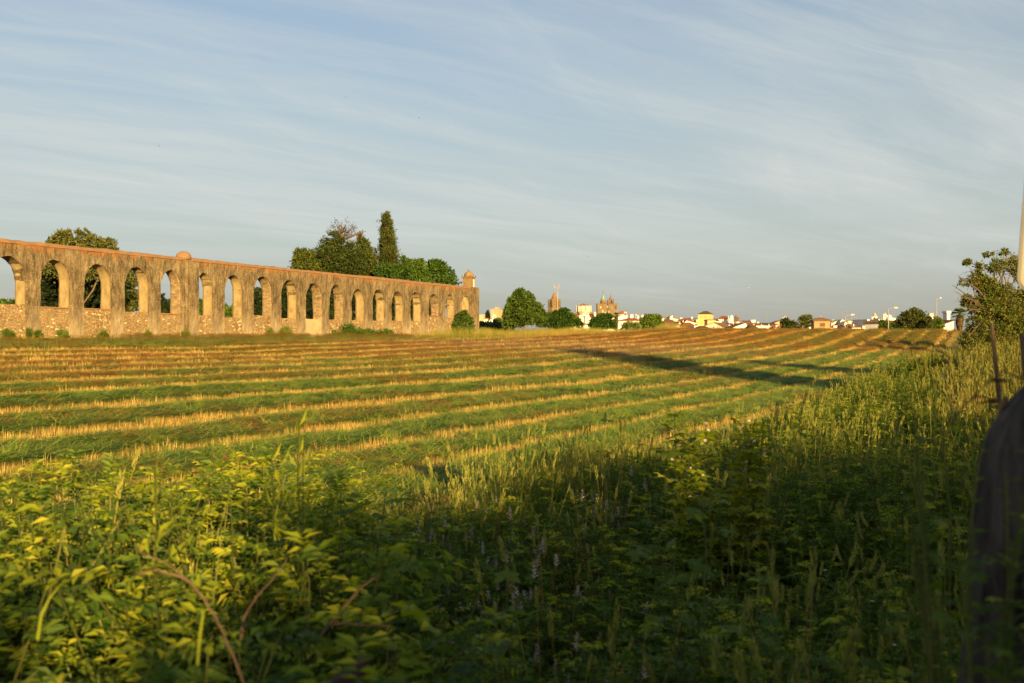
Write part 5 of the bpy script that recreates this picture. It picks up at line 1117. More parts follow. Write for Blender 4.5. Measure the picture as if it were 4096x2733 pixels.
# small red sign on a post, seen through the fourth arch
b = P(518, 1262, 110); b.z = float(terrain(b.x, b.y)); rs = empty('red_sign', b); tag(rs, 'small red sign on a post seen through the fourth arch', 'sign'); s = 110/FPX
zt = EZ-(1233-CY)*s-b.z; m = MB(); m.box(-5.5*s, 5.5*s, -.03, 0, zt-5*s, zt); m.build('board', simple_mat('bright_red_paint', (.55, .03, .03), (.62, .05, .04), 1, 0), rs); m = MB(); m.tube([(0, .03, 0), (0, .03, zt)], .04, 5); m.build('post', M_MET, rs)
# ------------------------------------------------------------------ mown hay, stubble, grass bank and verge weeds
SRC = bpy.data.collections.new('plant_sources')          # not linked to the scene: only a source for the scattered stuff
FM = {
 'hay': leaf_mat('cut_green_hay', [(0.0, (0.035, 0.085, 0.010)), (0.4, (0.10, 0.20, 0.017)), (0.78, (0.22, 0.32, 0.026)), (0.94, (0.35, 0.37, 0.05)), (1.0, (0.44, 0.36, 0.09))], trans=0.25, patch=0.3, rough=.6, spec=.15),
 'haydry': leaf_mat('drying_hay', [(0.0, (0.12, 0.045, 0.010)), (0.5, (0.38, 0.155, 0.02)), (1.0, (0.58, 0.30, 0.05))], trans=0.25, patch=0.35),
 'haypink': leaf_mat('pale_withered_hay', [(0.0, (0.22, 0.13, 0.065)), (0.6, (0.36, 0.23, 0.11)), (1.0, (0.48, 0.34, 0.17))], trans=0.2, patch=0.35),
 'straw': leaf_mat('straw_stubble', [(0.0, (0.24, 0.125, 0.045)), (0.5, (0.44, 0.265, 0.09)), (1.0, (0.62, 0.45, 0.19))], trans=0.25, tcol=(1.1, 1.0, .8), patch=0.4),
 'grass': leaf_mat('long_green_grass', [(0.0, (0.065, 0.11, 0.014)), (0.6, (0.13, 0.18, 0.02)), (1.0, (0.21, 0.25, 0.04))], trans=0.4, patch=0.4),
 'dryg': leaf_mat('dry_standing_grass', [(0.0, (0.17, 0.12, 0.035)), (0.5, (0.32, 0.215, 0.06)), (1.0, (0.46, 0.32, 0.11))], trans=0.3, patch=0.5),
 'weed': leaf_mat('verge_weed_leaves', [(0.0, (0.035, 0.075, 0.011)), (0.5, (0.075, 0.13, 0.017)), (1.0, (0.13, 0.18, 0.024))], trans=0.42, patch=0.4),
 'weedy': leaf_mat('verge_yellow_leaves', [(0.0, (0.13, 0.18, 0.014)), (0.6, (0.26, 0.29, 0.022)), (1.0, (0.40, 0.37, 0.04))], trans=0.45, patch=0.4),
 'stem': leaf_mat('plant_stems', [(0.0, (0.045, 0.065, 0.016)), (1.0, (0.10, 0.10, 0.03))], trans=0.0),
 'brown': leaf_mat('dead_brown_stalks', [(0.0, (0.11, 0.06, 0.03)), (1.0, (0.24, 0.14, 0.07))], trans=0.1),
 'pink': leaf_mat('pink_white_florets', [(0.0, (0.42, 0.20, 0.26)), (0.35, (0.55, 0.38, 0.36)), (1.0, (0.68, 0.60, 0.50))], trans=0.3, tcol=(1, 1, 1)),
 'violet': leaf_mat('violet_petals', [(0.0, (0.20, 0.09, 0.30)), (1.0, (0.42, 0.26, 0.5))], trans=0.3, tcol=(1, 1, 1)),
 'white': leaf_mat('white_petals', [(0.0, (0.6, 0.58, 0.5)), (1.0, (0.75, 0.73, 0.66))], trans=0.3, tcol=(1, 1, 1)),
 'orange': leaf_mat('orange_flower_heads', [(0.0, (0.42, 0.12, 0.015)), (1.0, (0.58, 0.24, 0.03))], trans=0.2, tcol=(1, 1, 1)),
 'seed': leaf_mat('grass_seed_heads', [(0.0, (0.17, 0.18, 0.045)), (1.0, (0.32, 0.30, 0.085))], trans=0.35, tcol=(1.1, 1.1, .8)),
}
class TB:
    "triangle builder with per-face random and material"
    def __init__(s, mats): s.V = []; s.F = []; s.R = []; s.M = []; s.mats = [FM[m] if isinstance(m, str) else m for m in mats]
    def tri(s, a, b, c, r, m): i = len(s.V); s.V += [tuple(a), tuple(b), tuple(c)]; s.F.append((i, i+1, i+2)); s.R.append(r); s.M.append(m)
    def quad(s, a, b, c, d, r, m): i = len(s.V); s.V += [tuple(a), tuple(b), tuple(c), tuple(d)]; s.F += [(i, i+1, i+2), (i, i+2, i+3)]; s.R += [r, r]; s.M += [m, m]
    def blade(s, p, az, L, w, lean, curve, r, m, n=3):
        d = Vector((math.cos(az), math.sin(az), 0)); sd = Vector((-d.y, d.x, 0))*w/2; p = Vector(p); th = lean; prev = (p-sd, p+sd)
        for k in range(n):
            p = p+(d*math.sin(th)+Vector((0, 0, 1))*math.cos(th))*(L/n); th += curve/n; f = 1-(k+1)/n
            q = (p-sd*max(f, .06), p+sd*max(f, .06)); s.quad(prev[0], prev[1], q[1], q[0], r, m); prev = q
        return p
    def stem(s, pts, r0, r1, r, m):
        pts = [Vector(p) for p in pts]; n = len(pts); ring = []
        for k, p in enumerate(pts):
            d = (pts[min(k+1, n-1)]-pts[max(k-1, 0)]).normalized(); u = d.orthogonal().normalized(); w = d.cross(u); rr = r0+(r1-r0)*k/(n-1)
            ring.append([p+(u*math.cos(a)+w*math.sin(a))*rr for a in (0, 2.094, 4.189)])
        for k in range(n-1):
            for i in range(3): s.quad(ring[k][i], ring[k][(i+1) % 3], ring[k+1][(i+1) % 3], ring[k+1][i], r, m)
    def leaf(s, p, d, up, L, w, r, m):
        p = Vector(p); d = d.normalized(); sd = d.cross(up).normalized()*w/2; nn = sd.cross(d).normalized()
        a = p+d*L*.4+sd+nn*L*.08; b = p+d*L-nn*L*.12; c = p+d*L*.4-sd+nn*L*.08
        s.tri(p, a, b, r, m); s.tri(p, b, c, r, m)
    def palm(s, p, d, up, rad, r, m, lobes=5):
        "lobed round leaf"
        p = Vector(p); d = d.normalized(); sd = d.cross(up).normalized(); nn = sd.cross(d).normalized(); c = p+d*rad*.35; pts = []
        for k in range(2*lobes+1):
            a = (k/(2*lobes)-.5)*2*2.5; rr = rad*(1.0 if k % 2 else .62); pts.append(c+(d*math.cos(a)+sd*math.sin(a))*rr-nn*rad*(.18 if k % 2 else -.02))
        for k in range(2*lobes): s.tri(c, pts[k], pts[k+1], min(1, max(0, r+random.uniform(-.05, .05))), m)
    def mesh(s, name): return mesh_np(name, np.array(s.V, dtype=np.float32), np.array(s.F), s.mats, rnd=s.R, mi=s.M)
U = random.uniform
def src(name, tb):
    o = bpy.data.objects.new(name, tb.mesh(name)); SRC.objects.link(o); return o
def hay_src(name, mat, n=24, L=.36, alt=None):
    t = TB([mat, alt or mat])
    for _ in range(n):
        a = U(0, 6.28); d = math.sqrt(random.random())*.22; t.blade((d*math.cos(a), d*math.sin(a), U(-.02, .05)), U(0, 6.28) if random.random() < .5 else U(-.7, .7), U(.5, 1.2)*L, U(.007, .014), U(1.32, 1.66), U(-.2, .25), random.random(), 0 if random.random() < .85 else 1)
    return src(name, t)
def stubble_src(name, n=16):
    t = TB(['straw', 'hay'])
    for _ in range(n):
        t.blade((U(-.17, .17), U(-.17, .17), -.01), U(0, 6.28), U(.07, .19), U(.006, .011), U(0, .35), U(-.1, .5), random.random(), 0 if random.random() < .9 else 1, 2)
    for _ in range(7): t.blade((U(-.17, .17), U(-.17, .17), .015), U(0, 6.28), U(.1, .25), .008, U(1.2, 1.5), U(0, .3), random.random(), 0, 2)
    return src(name, t)
def tuft_src(name, mat, n=26, L=.7, heads=0, spread=.14, w=.009, hmat='seed', nod=.5, alt=None):
    t = TB([mat, hmat, alt or mat])
    for _ in range(n):
        a = U(0, 6.28); d = math.sqrt(random.random())*spread; t.blade((d*math.cos(a), d*math.sin(a), -.02), U(0, 6.28), L*U(.45, 1.05), w*U(.7, 1.5), U(.02, .35), U(.2, 1.3), random.random(), 0 if random.random() < .8 else 2, 4)
    for _ in range(heads):
        a = U(0, 6.28); d = random.random()*spread; p = Vector((d*math.cos(a), d*math.sin(a), 0)); az = U(0, 6.28); le = U(.02, .22); H = L*U(1.0, 1.45)
        pts = [p+Vector((math.cos(az)*H*f*math.sin(le*(1+f*nod)), math.sin(az)*H*f*math.sin(le*(1+f*nod)), H*f*math.cos(le*(1+f*nod)))) for f in (0, .4, .75, 1)]
        t.stem(pts, .0025, .0015, random.random(), 0); d = (pts[3]-pts[2]).normalized(); hl = U(.05, .10); q = pts[3]
        u = d.orthogonal().normalized(); v = d.cross(u)
        for k in range(12):
            f = k/12; an = k*2.4; o = (u*math.cos(an)+v*math.sin(an)); t.leaf(q+d*hl*f, (d*1.2+o*.55), o, hl*.38, .009, random.random(), 1)
    return src(name, t)
def weed_src(name, mat, stems=6, H=.7, kind='palm', leaf=.06, per=9, alt=None, florets=None, spread=.16, lean=.45):
    t = TB([mat, 'stem', alt or mat, florets or 'pink'])
    for _ in range(stems):
        az = U(0, 6.28); d0 = U(0, spread); p = Vector((d0*math.cos(az), d0*math.sin(az), 0)); h = H*U(.6, 1.08); le = U(.05, lean); pts = []
        for f in np.linspace(0, 1, 5): pts.append(p+Vector((math.cos(az)*math.sin(le)*h*f*(.4+.6*f)+U(-.012, .012), math.sin(az)*math.sin(le)*h*f*(.4+.6*f)+U(-.012, .012), h*f*math.cos(le*f))))
        t.stem(pts, .004, .0018, random.random(), 1)
        for k in range(per):
            f = U(.12, 1) ** .8; i = min(3, int(f*4)); q = pts[i].lerp(pts[i+1], f*4-i); a = U(0, 6.28); o = Vector((math.cos(a), math.sin(a), U(.0, .8))).normalized(); mm = 0 if random.random() < .82 else 2
            if kind == 'palm':
                st = U(.03, .09)*H/.7*(1.2-f*.6); e = q+o*st; t.stem([q, q+o*st*.5, e], .0016, .001, .5, 1); t.palm(e, (o+Vector((0, 0, U(-1.7, -.15)))), Vector((0, 0, 1)), leaf*U(.55, 1.2)*(1.2-.5*f), random.random(), mm)
            elif kind == 'vetch':
                st = U(.06, .13)*H/.7; e = q+o*st+Vector((0, 0, -st*.12)); sd = o.cross(Vector((0, 0, 1))).normalized()
                for j in range(6):
                    c = q.lerp(e, (j+1)/6)
                    for sg in (1, -1): t.leaf(c, (sd*sg+o*.5+Vector((0, 0, U(-.5, .3)))), Vector((U(-.8, .8), U(-.8, .8), 1)), leaf*U(.7, 1.3), leaf*.45, random.random(), mm)
            else: t.leaf(q, o+Vector((0, 0, U(-1.3, .1))), Vector((0, 0, 1)), leaf*U(.6, 1.3)*1.6, leaf*.5, random.random(), mm)
        if florets and random.random() < .8:
            for k in range(18):
                a = k*2.4; o = Vector((math.cos(a), math.sin(a), .5)); t.leaf(pts[4]+Vector((0, 0, -.01+.075*k/18)), o, Vector((0, 0, 1)), .022*(1.2-.7*k/18), .011, random.random(), 3)
    return src(name, t)
def dots_src(name, mat, n=5, H=.3, r=.018):
    t = TB([mat, 'stem'])
    for _ in range(n):
        p = Vector((U(-.15, .15), U(-.15, .15), 0)); e = p+Vector((U(-.05, .05), U(-.05, .05), H*U(.6, 1.1))); t.stem([p, (p+e)/2, e], .0018, .0012, .5, 1)
        for k in range(6): a = k*1.047; t.leaf(e, Vector((math.cos(a), math.sin(a), .35)), Vector((0, 0, 1)), r*1.2, r*.9, random.random(), 0)
    return src(name, t)
hay_src('a00_hay', 'hay'); hay_src('a01_hay', 'hay', 26, .4, 'straw'); hay_src('a02_hay', 'haydry', 24, .36, 'hay'); hay_src('a03_hay', 'haydry', 24, .34, 'straw'); hay_src('a04_hay', 'haypink', 24, .38, 'haydry')
stubble_src('a05_stubble'); stubble_src('a06_stubble', 22)
dots_src('a07_flower', 'orange', 7, .16, .02)
tuft_src('a08_tuft', 'grass', 26, .75, 3); tuft_src('a09_tuft', 'grass', 22, .9, 6, .12, .011); tuft_src('a10_tuft', 'dryg', 26, .7, 4, .16, .007); tuft_src('a11_tuft', 'dryg', 22, .8, 6, .16, .008, alt='grass')
weed_src('a12_weed', 'weed', 6, .75, 'palm', .055, 9, 'weedy'); weed_src('a13_weed', 'weedy', 5, .8, 'palm', .06, 8, 'weed')
weed_src('a14_weed', 'weed', 8, .75, 'vetch', .032, 11, 'weedy'); weed_src('a15_weed', 'weedy', 7, .8, 'vetch', .034, 10, 'weed')
weed_src('a16_weed', 'weed', 6, .6, 'vetch', .028, 9, None, 'pink'); weed_src('a17_weed', 'weed', 7, .32, 'plain', .045, 12, 'weedy', None, .2, .9); weed_src('a18_weed', 'weed', 8, .36, 'vetch', .028, 9, 'weed', None, .2, .9)
tuft_src('a19_tuft', 'brown', 20, .5, 2, .18, .006, 'seed'); dots_src('a20_flower', 'white', 4, .5, .012); dots_src('a21_flower', 'violet', 4, .5, .014)
tuft_src('a22_tuft', 'grass', 20, .55, 10, .16, .007, 'seed', .2); tuft_src('a23_tuft', 'grass', 30, .42, 0, .2, .007, alt='dryg')
weed_src('a24_weed', 'weed', 7, .85, 'plain', .05, 22, 'weedy', None, .08, .25)

weed_src('a25_weed', 'weed', 5, .8, 'palm', .085, 8, 'weedy', None, .14); weed_src('a26_weed', 'weedy', 5, .85, 'palm', .08, 9, 'weedy', None, .14); weed_src('a27_weed', 'brown', 4, .6, 'plain', .06, 8, 'haydry', None, .14)

def scatter(name, pts, rot, scl, idx, kind='stuff'):
    n = len(pts); me = bpy.data.meshes.new(name); me.vertices.add(n); me.vertices.foreach_set('co', np.asarray(pts, dtype=np.float32).ravel())
    a = me.attributes.new('rot', 'FLOAT_VECTOR', 'POINT'); a.data.foreach_set('vector', np.asarray(rot, dtype=np.float32).ravel())
    a = me.attributes.new('scl', 'FLOAT', 'POINT'); a.data.foreach_set('value', np.asarray(scl, dtype=np.float32))
    a = me.attributes.new('idx', 'INT', 'POINT'); a.data.foreach_set('value', np.asarray(idx, dtype=np.int32)); me.update()
    o = obj(name, me); tag(o, kind=kind); md = o.modifiers.new('scatter', 'NODES'); md.node_group = scatter_group(); return o
_SG = None
def scatter_group():
    global _SG
    if _SG: return _SG
    g = bpy.data.node_groups.new('scatter', 'GeometryNodeTree'); _SG = g
    g.interface.new_socket('Geometry', in_out='INPUT', socket_type='NodeSocketGeometry'); g.interface.new_socket('Geometry', in_out='OUTPUT', socket_type='NodeSocketGeometry')
    N = g.nodes; L = g.links; gi = N.new('NodeGroupInput'); go = N.new('NodeGroupOutput'); ip = N.new('GeometryNodeInstanceOnPoints'); ci = N.new('GeometryNodeCollectionInfo')
    ci.inputs['Collection'].default_value = SRC; ci.inputs['Separate Children'].default_value = True; ci.inputs['Reset Children'].default_value = True
    def att(nm, tp): n = N.new('GeometryNodeInputNamedAttribute'); n.data_type = tp; n.inputs['Name'].default_value = nm; return [s for s in n.outputs if s.enabled and s.name == 'Attribute'][0]
    L.new(gi.outputs[0], ip.inputs['Points']); L.new(ci.outputs[0], ip.inputs['Instance']); ip.inputs['Pick Instance'].default_value = True
    L.new(att('idx', 'INT'), ip.inputs['Instance Index']); er = N.new('FunctionNodeEulerToRotation'); L.new(att('rot', 'FLOAT_VECTOR'), er.inputs[0]); L.new(er.outputs[0], ip.inputs['Rotation']); L.new(att('scl', 'FLOAT'), ip.inputs['Scale'])
    L.new(ip.outputs[0], go.inputs[0]); return g
K = 0.60
def sample(Y0, Y1, dens):
    n = int(dens*K*(Y1*Y1-Y0*Y0)); Y = np.sqrt(rng.uniform(Y0*Y0, Y1*Y1, n)); x = Y*rng.uniform(-K, K, n); return x, Y
def dryness(u, v):
    n1 = fbm(u*0.5, v*0.22, 31, 4); head = np.exp(-(((u-26)/11)**2+((v-74)/13)**2))
    return np.clip((1-sstep(u, 20, 38))*0.72*(.55+.45*sstep(u, 10, 15))+sstep(v, 74, 104)*0.62+head*0.6+(n1-0.5)*1.3, 0, 1), head
def field_layer(Y0, Y1, dh, ds, sc):
    out = []
    for which, dens in ((0, dh), (1, ds)):
        x, y = sample(Y0, Y1, dens); u, v = uv_of(x, y); h, m, inf, head = windrow(x, y); r = rng.random(len(x))
        keep = (inf > .6) & ((m > .2) & (r < m**.6) if which == 0 else (r < (1-m)**3)); x, y, u, v, m = x[keep], y[keep], u[keep], v[keep], m[keep]; n = len(x)
        z = terrain(x, y)+h[keep]; d, hd = dryness(u, v); q = rng.random(n); q2 = rng.random(n)
        if which == 0:
            idx = np.where(q < d, np.where(q2 < .5, 2, 3), np.where(q2 < .6, 0, 1)); idx = np.where(rng.random(n) < hd*1.1, 4, idx)
            tilt = rng.normal(0, .08, (n, 2))
        else:
            idx = np.where(q < .5, 5, 6); idx = np.where(q2 < .2+.2*(d < .4), 1, idx); tilt = rng.normal(0, .06, (n, 2))
        a = math.atan2(WD.y, WD.x)+rng.normal(0, .6 if which == 0 else 3, n)
        out.append((np.stack([x, y, z], 1), np.stack([tilt[:, 0], tilt[:, 1], a], 1), sc*rng.uniform(.75, 1.3, n)*(1 if which == 0 else .95), idx))
    return [np.concatenate([o[k] for o in out]) for k in range(4)]
A1 = field_layer(8, 34, 34, 34, 1.0); A2 = field_layer(34, 75, 15, 13, 1.25); A3 = field_layer(75, 165, 6.5, 5, 1.7)
scatter('mown_hay', *[np.concatenate([a[k] for a in (A1, A2, A3)]) for k in range(4)])
def flowers():
    x, y = sample(20, 125, 14.0); u, v = uv_of(x, y); h, m, inf, head = windrow(x, y); d = (1-sstep(u, 6, 16))*1.3+.45*np.exp(-(((u-33)/7)**2+((v-55)/14)**2))+.35*sstep(v, 92, 110)
    keep = (inf > .5) & (rng.random(len(x)) < d*(.2+m)*.9*(fbm(u*.6, v*.3, 77, 2) > .45)); x, y = x[keep], y[keep]; n = len(x)
    scatter('orange_field_flowers', np.stack([x, y, terrain(x, y)+h[keep]+.02], 1), np.stack([np.zeros(n), np.zeros(n), rng.uniform(0, 6.28, n)], 1), rng.uniform(1.1, 2.4, n), np.full(n, 7))
flowers()
def grass_bank():
    x, y = sample(55, 172, 6.0); u, v = uv_of(x, y); bank = (((bank_in(u, v) > -.5) & (v > 60) & (u > 0)) | ((u <= 0) & (u > -40) & (v > 104)) | ((v > 141) & (u > 2)))
    px = x/y*FPX+CX; tall = np.exp(-((px-2690)/75)**2)+.62*np.exp(-((px-2280)/260)**2)+.62*np.exp(-((px-1830)/200)**2)+.25*sstep(px, 3700, 3850)
    keep = bank & (rng.random(len(x)) < .35+.65*np.clip(tall, 0, 1)); x, y, u, v, tall, px = x[keep], y[keep], u[keep], v[keep], tall[keep], px[keep]; n = len(x)
    gr = np.exp(-((px-1790)/170)**2)*.95+.9*sstep(fbm(x*.16, y*.1, 6, 3), .48, .62)*.6; q = rng.random(n)
    idx = np.where(q < gr, np.where(rng.random(n) < .6, 8, 11), np.where(rng.random(n) < .5, 10, 11))
    sc = (.30+.75*np.clip(tall, 0, 1.1))*(.6+.8*fbm(x*.35, y*.2, 16, 2))*rng.uniform(.7, 1.2, n)
    scatter('dry_grass_bank', np.stack([x, y, terrain(x, y)-.02], 1), np.stack([rng.normal(0, .1, n), rng.normal(0, .1, n), rng.uniform(0, 6.28, n)], 1), sc, idx)
    # thin strip of grass at the aqueduct foot
    t = rng.uniform(-10, 50, 500); o = rng.uniform(.3, 2.6, 500)**1.0; x, y = xy_of(o, t+41.7); n = 500
    scatter('wall_foot_grass', np.stack([x, y, terrain(x, y)-.02], 1), np.stack([np.zeros(n), np.zeros(n), rng.uniform(0, 6.28, n)], 1), rng.uniform(.25, .62, n), rng.choice([8, 10, 11, 23], n))
grass_bank()
SKX = np.array([-600, 0, 170, 350, 700, 770, 1050, 1190, 1330, 1500, 1660, 1830, 2090, 2440, 2700, 2960, 3220, 3400, 3500, 3660, 3830, 4096, 4700])
SKY = np.array([1960, 1960, 1860, 1800, 1820, 1910, 1880, 1850, 1950, 2030, 2010, 1930, 1850, 1800, 1790, 1730, 1600, 1530, 1480, 1430, 1400, 1375, 1370])
HGT = {8: .8, 9: 1.15, 10: .8, 11: .9, 12: .72, 13: .78, 14: .7, 15: .75, 16: .66, 17: .27, 18: .3, 19: .55, 20: .5, 21: .5, 22: .7, 23: .4, 24: .85, 25: .8, 26: .85, 27: .6}
HARR = np.array([HGT.get(k, .4) for k in range(28)])
def verge_layer(Y0, Y1, dens, sc0):
    x, y = sample(Y0, Y1, dens); u, v = uv_of(x, y); edge = 50.9+.6*(fbm(v*.5, u*.3, 41, 2)-.5)*2
    keep = (u > edge) & (u < 72); x, y, u, v = x[keep], y[keep], u[keep], v[keep]; n = len(x); px = x/y*FPX+CX
    q = rng.random(n); pk = fbm(x*.55, y*.55, 42, 3); pk2 = fbm(x*.9+7, y*.9, 43, 3)
    left = 1-sstep(px, 1150, 1750); mid = np.exp(-((px-2250)/480)**2)*np.exp(-((u-51.2)/1.0)**2); right = sstep(px, 2500, 3300)
    idx = np.full(n, 18)
    def pick(p, ch):
        nonlocal idx; r = rng.random(n) < p; idx = np.where(r, rng.choice(ch, n), idx)
    pick(.45, [17, 18, 23, 14]); pick(left*.93, [14, 14, 15, 12, 13, 15, 15, 25, 26, 14, 15]); pick(left*.07, [27, 27, 19, 16]); pick(right*.42, [8, 22, 23, 14, 14, 18]); pick(np.clip(mid*1.4, 0, .95), [8, 9, 9, 22, 8])
    pick(.05, [19]); pick(.10*(pk2 > .5), [19, 19, 10]); pick(.04*sstep(px, 1100, 1700)*(1-sstep(px, 2500, 3000))*(y < 9), [16]); pick(.012, [20, 21]); pick(.03*right, [20])
    pick(.5*np.exp(-((px-3880)/90)**2)*(y > 14), [16, 11, 10]); pick(.55*sstep(px, 3850, 4000)*(y > 16), [8, 22, 11])
    sc = sc0*rng.uniform(.7, 1.25, n)*(.75+.5*pk)
    sc = np.where(np.isin(idx, [14, 15, 12, 13]) & (left > .4), sc*1.25, sc); z = terrain(x, y)
    top = EZ-(np.interp(px, SKX, SKY)-CY)/FPX*y                     # how tall the weeds grow here
    mx = (top-z)/HARR[idx]; ok = mx > .16; sc = np.minimum(sc, np.maximum(mx*rng.uniform(.8, 1.12, n), .05)); near = (y < 2.6) & (px < 3500)
    ok &= ~(near & (((EZ-(z+sc*HARR[idx]))*FPX/y+CY) < 2350))
    P3 = np.stack([x, y, z-.02], 1)[ok]; m = ok.sum()
    return P3, np.stack([rng.normal(0, .12, m), rng.normal(0, .12, m), rng.uniform(0, 6.28, m)], 1), sc[ok], idx[ok]
V0 = verge_layer(1.45, 2.0, 170, .9); kk = V0[0][:, 0]/V0[0][:, 1]*FPX+CX > 3560; V0 = tuple(q[kk] for q in V0)
V1 = verge_layer(2.0, 7.5, 85, .95); V2 = verge_layer(7.5, 20, 40, 1.05); V3 = verge_layer(20, 60, 9, 1.15); V4 = verge_layer(60, 150, 2.2, 1.3)
scatter('verge_weeds', *[np.concatenate([a[k] for a in (V0, V1, V2, V3, V4)]) for k in range(4)])
# ------------------------------------------------------------------ individual things in the foreground
def gz(x, y): return float(terrain(x, y))
# dark stump at the lower right, road sign, fence posts
def stump():
    x0, y0 = 1.222, 2.15; z0 = gz(x0, y0); t = empty('tree_stump', (x0, y0, z0)); tag(t, 'dark weathered tree stump at the right edge, draped with dry stems', 'stump')
    V = []; F = []; n = 72; m = 40; H = 2.0-z0
    for k in range(m+1):
        f = k/m
        for i in range(n):
            a = 2*math.pi*i/n; r = 0.165+0.07*(1-f)**3
            if f > .88: r *= math.sqrt(max(0.0, 1-((f-.88)/.1255)**2))
            rid = float(fbm(math.cos(a)*3.2+f*.8, math.sin(a)*3.2+f*1.3, 91, 4)); rd2 = float(vnoise(i*.45, f*5, 92))
            r *= 1+.62*(rid-.5)+.34*(rd2-.5); lean = -.05*math.sin(f*2.5)
            V.append((r*math.cos(a)*1.2+lean+.10*f*f, r*math.sin(a)+.04*f, H*f-.05))
    for k in range(m):
        for i in range(n): j = (i+1) % n; F.append((k*n+i, k*n+j, (k+1)*n+j, (k+1)*n+i))
    ma = simple_mat('dark_bark', (.014, .012, .011), (.12, .10, .085), 13, .06, stretch=(1.6, 1.6, .35), detail=9)  # near-black bark colour with paler streaks
    obj('trunk', mesh_np('trunk', V, F, ma, smooth=True), t)
    tb = TB(['brown', 'weedy', 'dryg'])
    for _ in range(150):
        a = U(0, 6.28); r = U(.0, .2); p = Vector((.04+r*math.cos(a)*1.1, .03+r*math.sin(a), H*U(.80,.95))); d = Vector((U(-1, 1), U(-1, .6), U(-.15, .3))).normalized(); L = U(.04, .13)
        tb.stem([p, p+d*L*.5+Vector((0, 0, .012)), p+d*L+Vector((0, 0, -.06))], .0045, .002, random.random(), 0 if random.random() < .7 else 2)
        if random.random() < .5: tb.leaf(p, d, Vector((0, 0, 1)), U(.03, .07), U(.02, .04), random.random(), 0)
    tag(obj('dry_stems', tb.mesh('dry_stems'), t), kind='stuff')
    tb = TB(['weedy', 'stem'])
    for s_ in range(7):
        p = Vector((-.25+.05*s_, -.2-.01*s_, H*(.15+.11*s_))); pts = [p+Vector((.05*k*(1 if s_ else .6), -.012*k, .11*k)) for k in range(7)]; tb.stem(pts, .004, .002, .5, 1)
        for q in pts[1:]:
            for _ in range(2): tb.palm(q, Vector((U(-1, 1), -.6, U(-.2, .6))), Vector((0, -.4, 1)), U(.016, .034), random.random(), 0)
    obj('climbing_weed', tb.mesh('climbing_weed'), t)
stump()
def road_sign():
    Y = 4.2; x1 = (4058-CX)/FPX*Y; w = .60; h = .70; zb = EZ-(1180-CY)/FPX*Y
    x, y = x1+w/2+.03, Y; z0 = gz(x, y); t = empty('road_sign', (x, y, z0)); tag(t, 'back of a rounded metal road sign cut by the right edge of the photo', 'road sign')
    M = Matrix.Translation((0, 0, zb-z0)) @ Matrix.Rotation(R(4.6), 4, 'Y') @ Matrix.Rotation(R(-8), 4, 'Z')
    r = .055; pts = []
    for (cx, cz, a0) in ((w/2-r, r, -90), (w/2-r, h-r, 0), (-w/2+r, h-r, 90), (-w/2+r, r, 180)):
        pts += [(cx+r*math.cos(R(a0+k*15)), cz+r*math.sin(R(a0+k*15))) for k in range(7)]
    m = MB(); m.prism(pts, -.004, .004, M); m.build('panel', simple_mat('lit_brushed_aluminium', (.17, .145, .09), (.27, .235, .155), 40, .001, rough=.55, stretch=(1, 1, 6)), t)
    ring = [M @ Vector((px_, -.008, pz_)) for px_, pz_ in pts]; m = MB(); m.tube(ring+[ring[0], ring[1]], .011, 5, cap=False); m.build('rim', M_MET, t)
    m = MB(); m.tube([(.05, .05, -.3), (.05, .05, zb-z0+h)], .03, 10); m.build('post', M_MET, t, True)
road_sign()
M_POST = simple_mat('weathered_wood', (.10, .06, .035), (.24, .155, .09), 9, .01, stretch=(2, 2, .3))
def fence_post(label, px0, py0, px1, py1, Y, r):
    a = P(px0, py0, Y); b = P(px1, py1, Y); zg = gz(b.x, b.y); d = (b-a); b2 = a+d*((a.z-zg+.15)/max(.01, (a.z-b.z))); o = Vector((b2.x, b2.y, zg)); t = empty('fence_post', o); tag(t, label, 'fence post', 'old fence posts by the road')
    m = MB(); q = [b2.lerp(a, f)-o+Vector((U(-.3, .3)*r, U(-.3, .3)*r, 0)) for f in np.linspace(0, 1, 6)]; m.tube(q, [r*1.1, r, r*.95, r, r*.9, r*.8], 7); m.build('stake', M_POST, t)
    m = MB(); c = q[-2]; m.tube([c+Vector((r*.9*math.cos(k*.9), r*.9*math.sin(k*.9), .008*k)) for k in range(9)], .003, 4); m.build('wire_loop', M_MET, t)
fence_post('leaning brown fence post standing behind the dark stump', 3964, 1292, 3988, 1500, 5.2, .012)
fence_post('fence post at the very right edge under the road sign', 4084, 1335, 4098, 1500, 5.6, .014)
# forked dry branches lying in the weeds
def branch(label, parts, name='dry_branch', mat=M_TWIG):
    "parts: list of ([(px,py,Y)...], r0, r1)"
    b = P(*parts[0][0][-1]); t = empty(name, b); tag(t, label, 'branch')
    for i, (pts, r0, r1) in enumerate(parts):
        q = [P(*p)-b for p in pts]; f = []
        for k in range(len(q)-1):
            for s_ in range(3): f.append(q[k].lerp(q[k+1], s_/3)+Vector((U(-.003, .003), U(-.003, .003), U(-.003, .003))))
        f.append(q[-1]); m = MB(); m.tube(f, list(np.linspace(r0, r1, len(f))), 7); m.build('main_stem' if i == 0 else 'side_twig', mat, t, True)
M_BRANCH = simple_mat('reddish_bare_bark', (.07, .042, .025), (.15, .092, .055), 14, .004, stretch=(2, 2, .5))
branch('forked bare branch with two pale ends poking out of the weeds at lower left', [([(545, 2200, 2.45), (690, 2272, 2.42), (790, 2360, 2.38), (865, 2470, 2.34), (905, 2560, 2.3), (985, 2760, 2.25)], .0018, .0036), ([(532, 2302, 2.40), (640, 2284, 2.4), (725, 2305, 2.4), (760, 2330, 2.39)], .002, .0032)], mat=M_BRANCH)
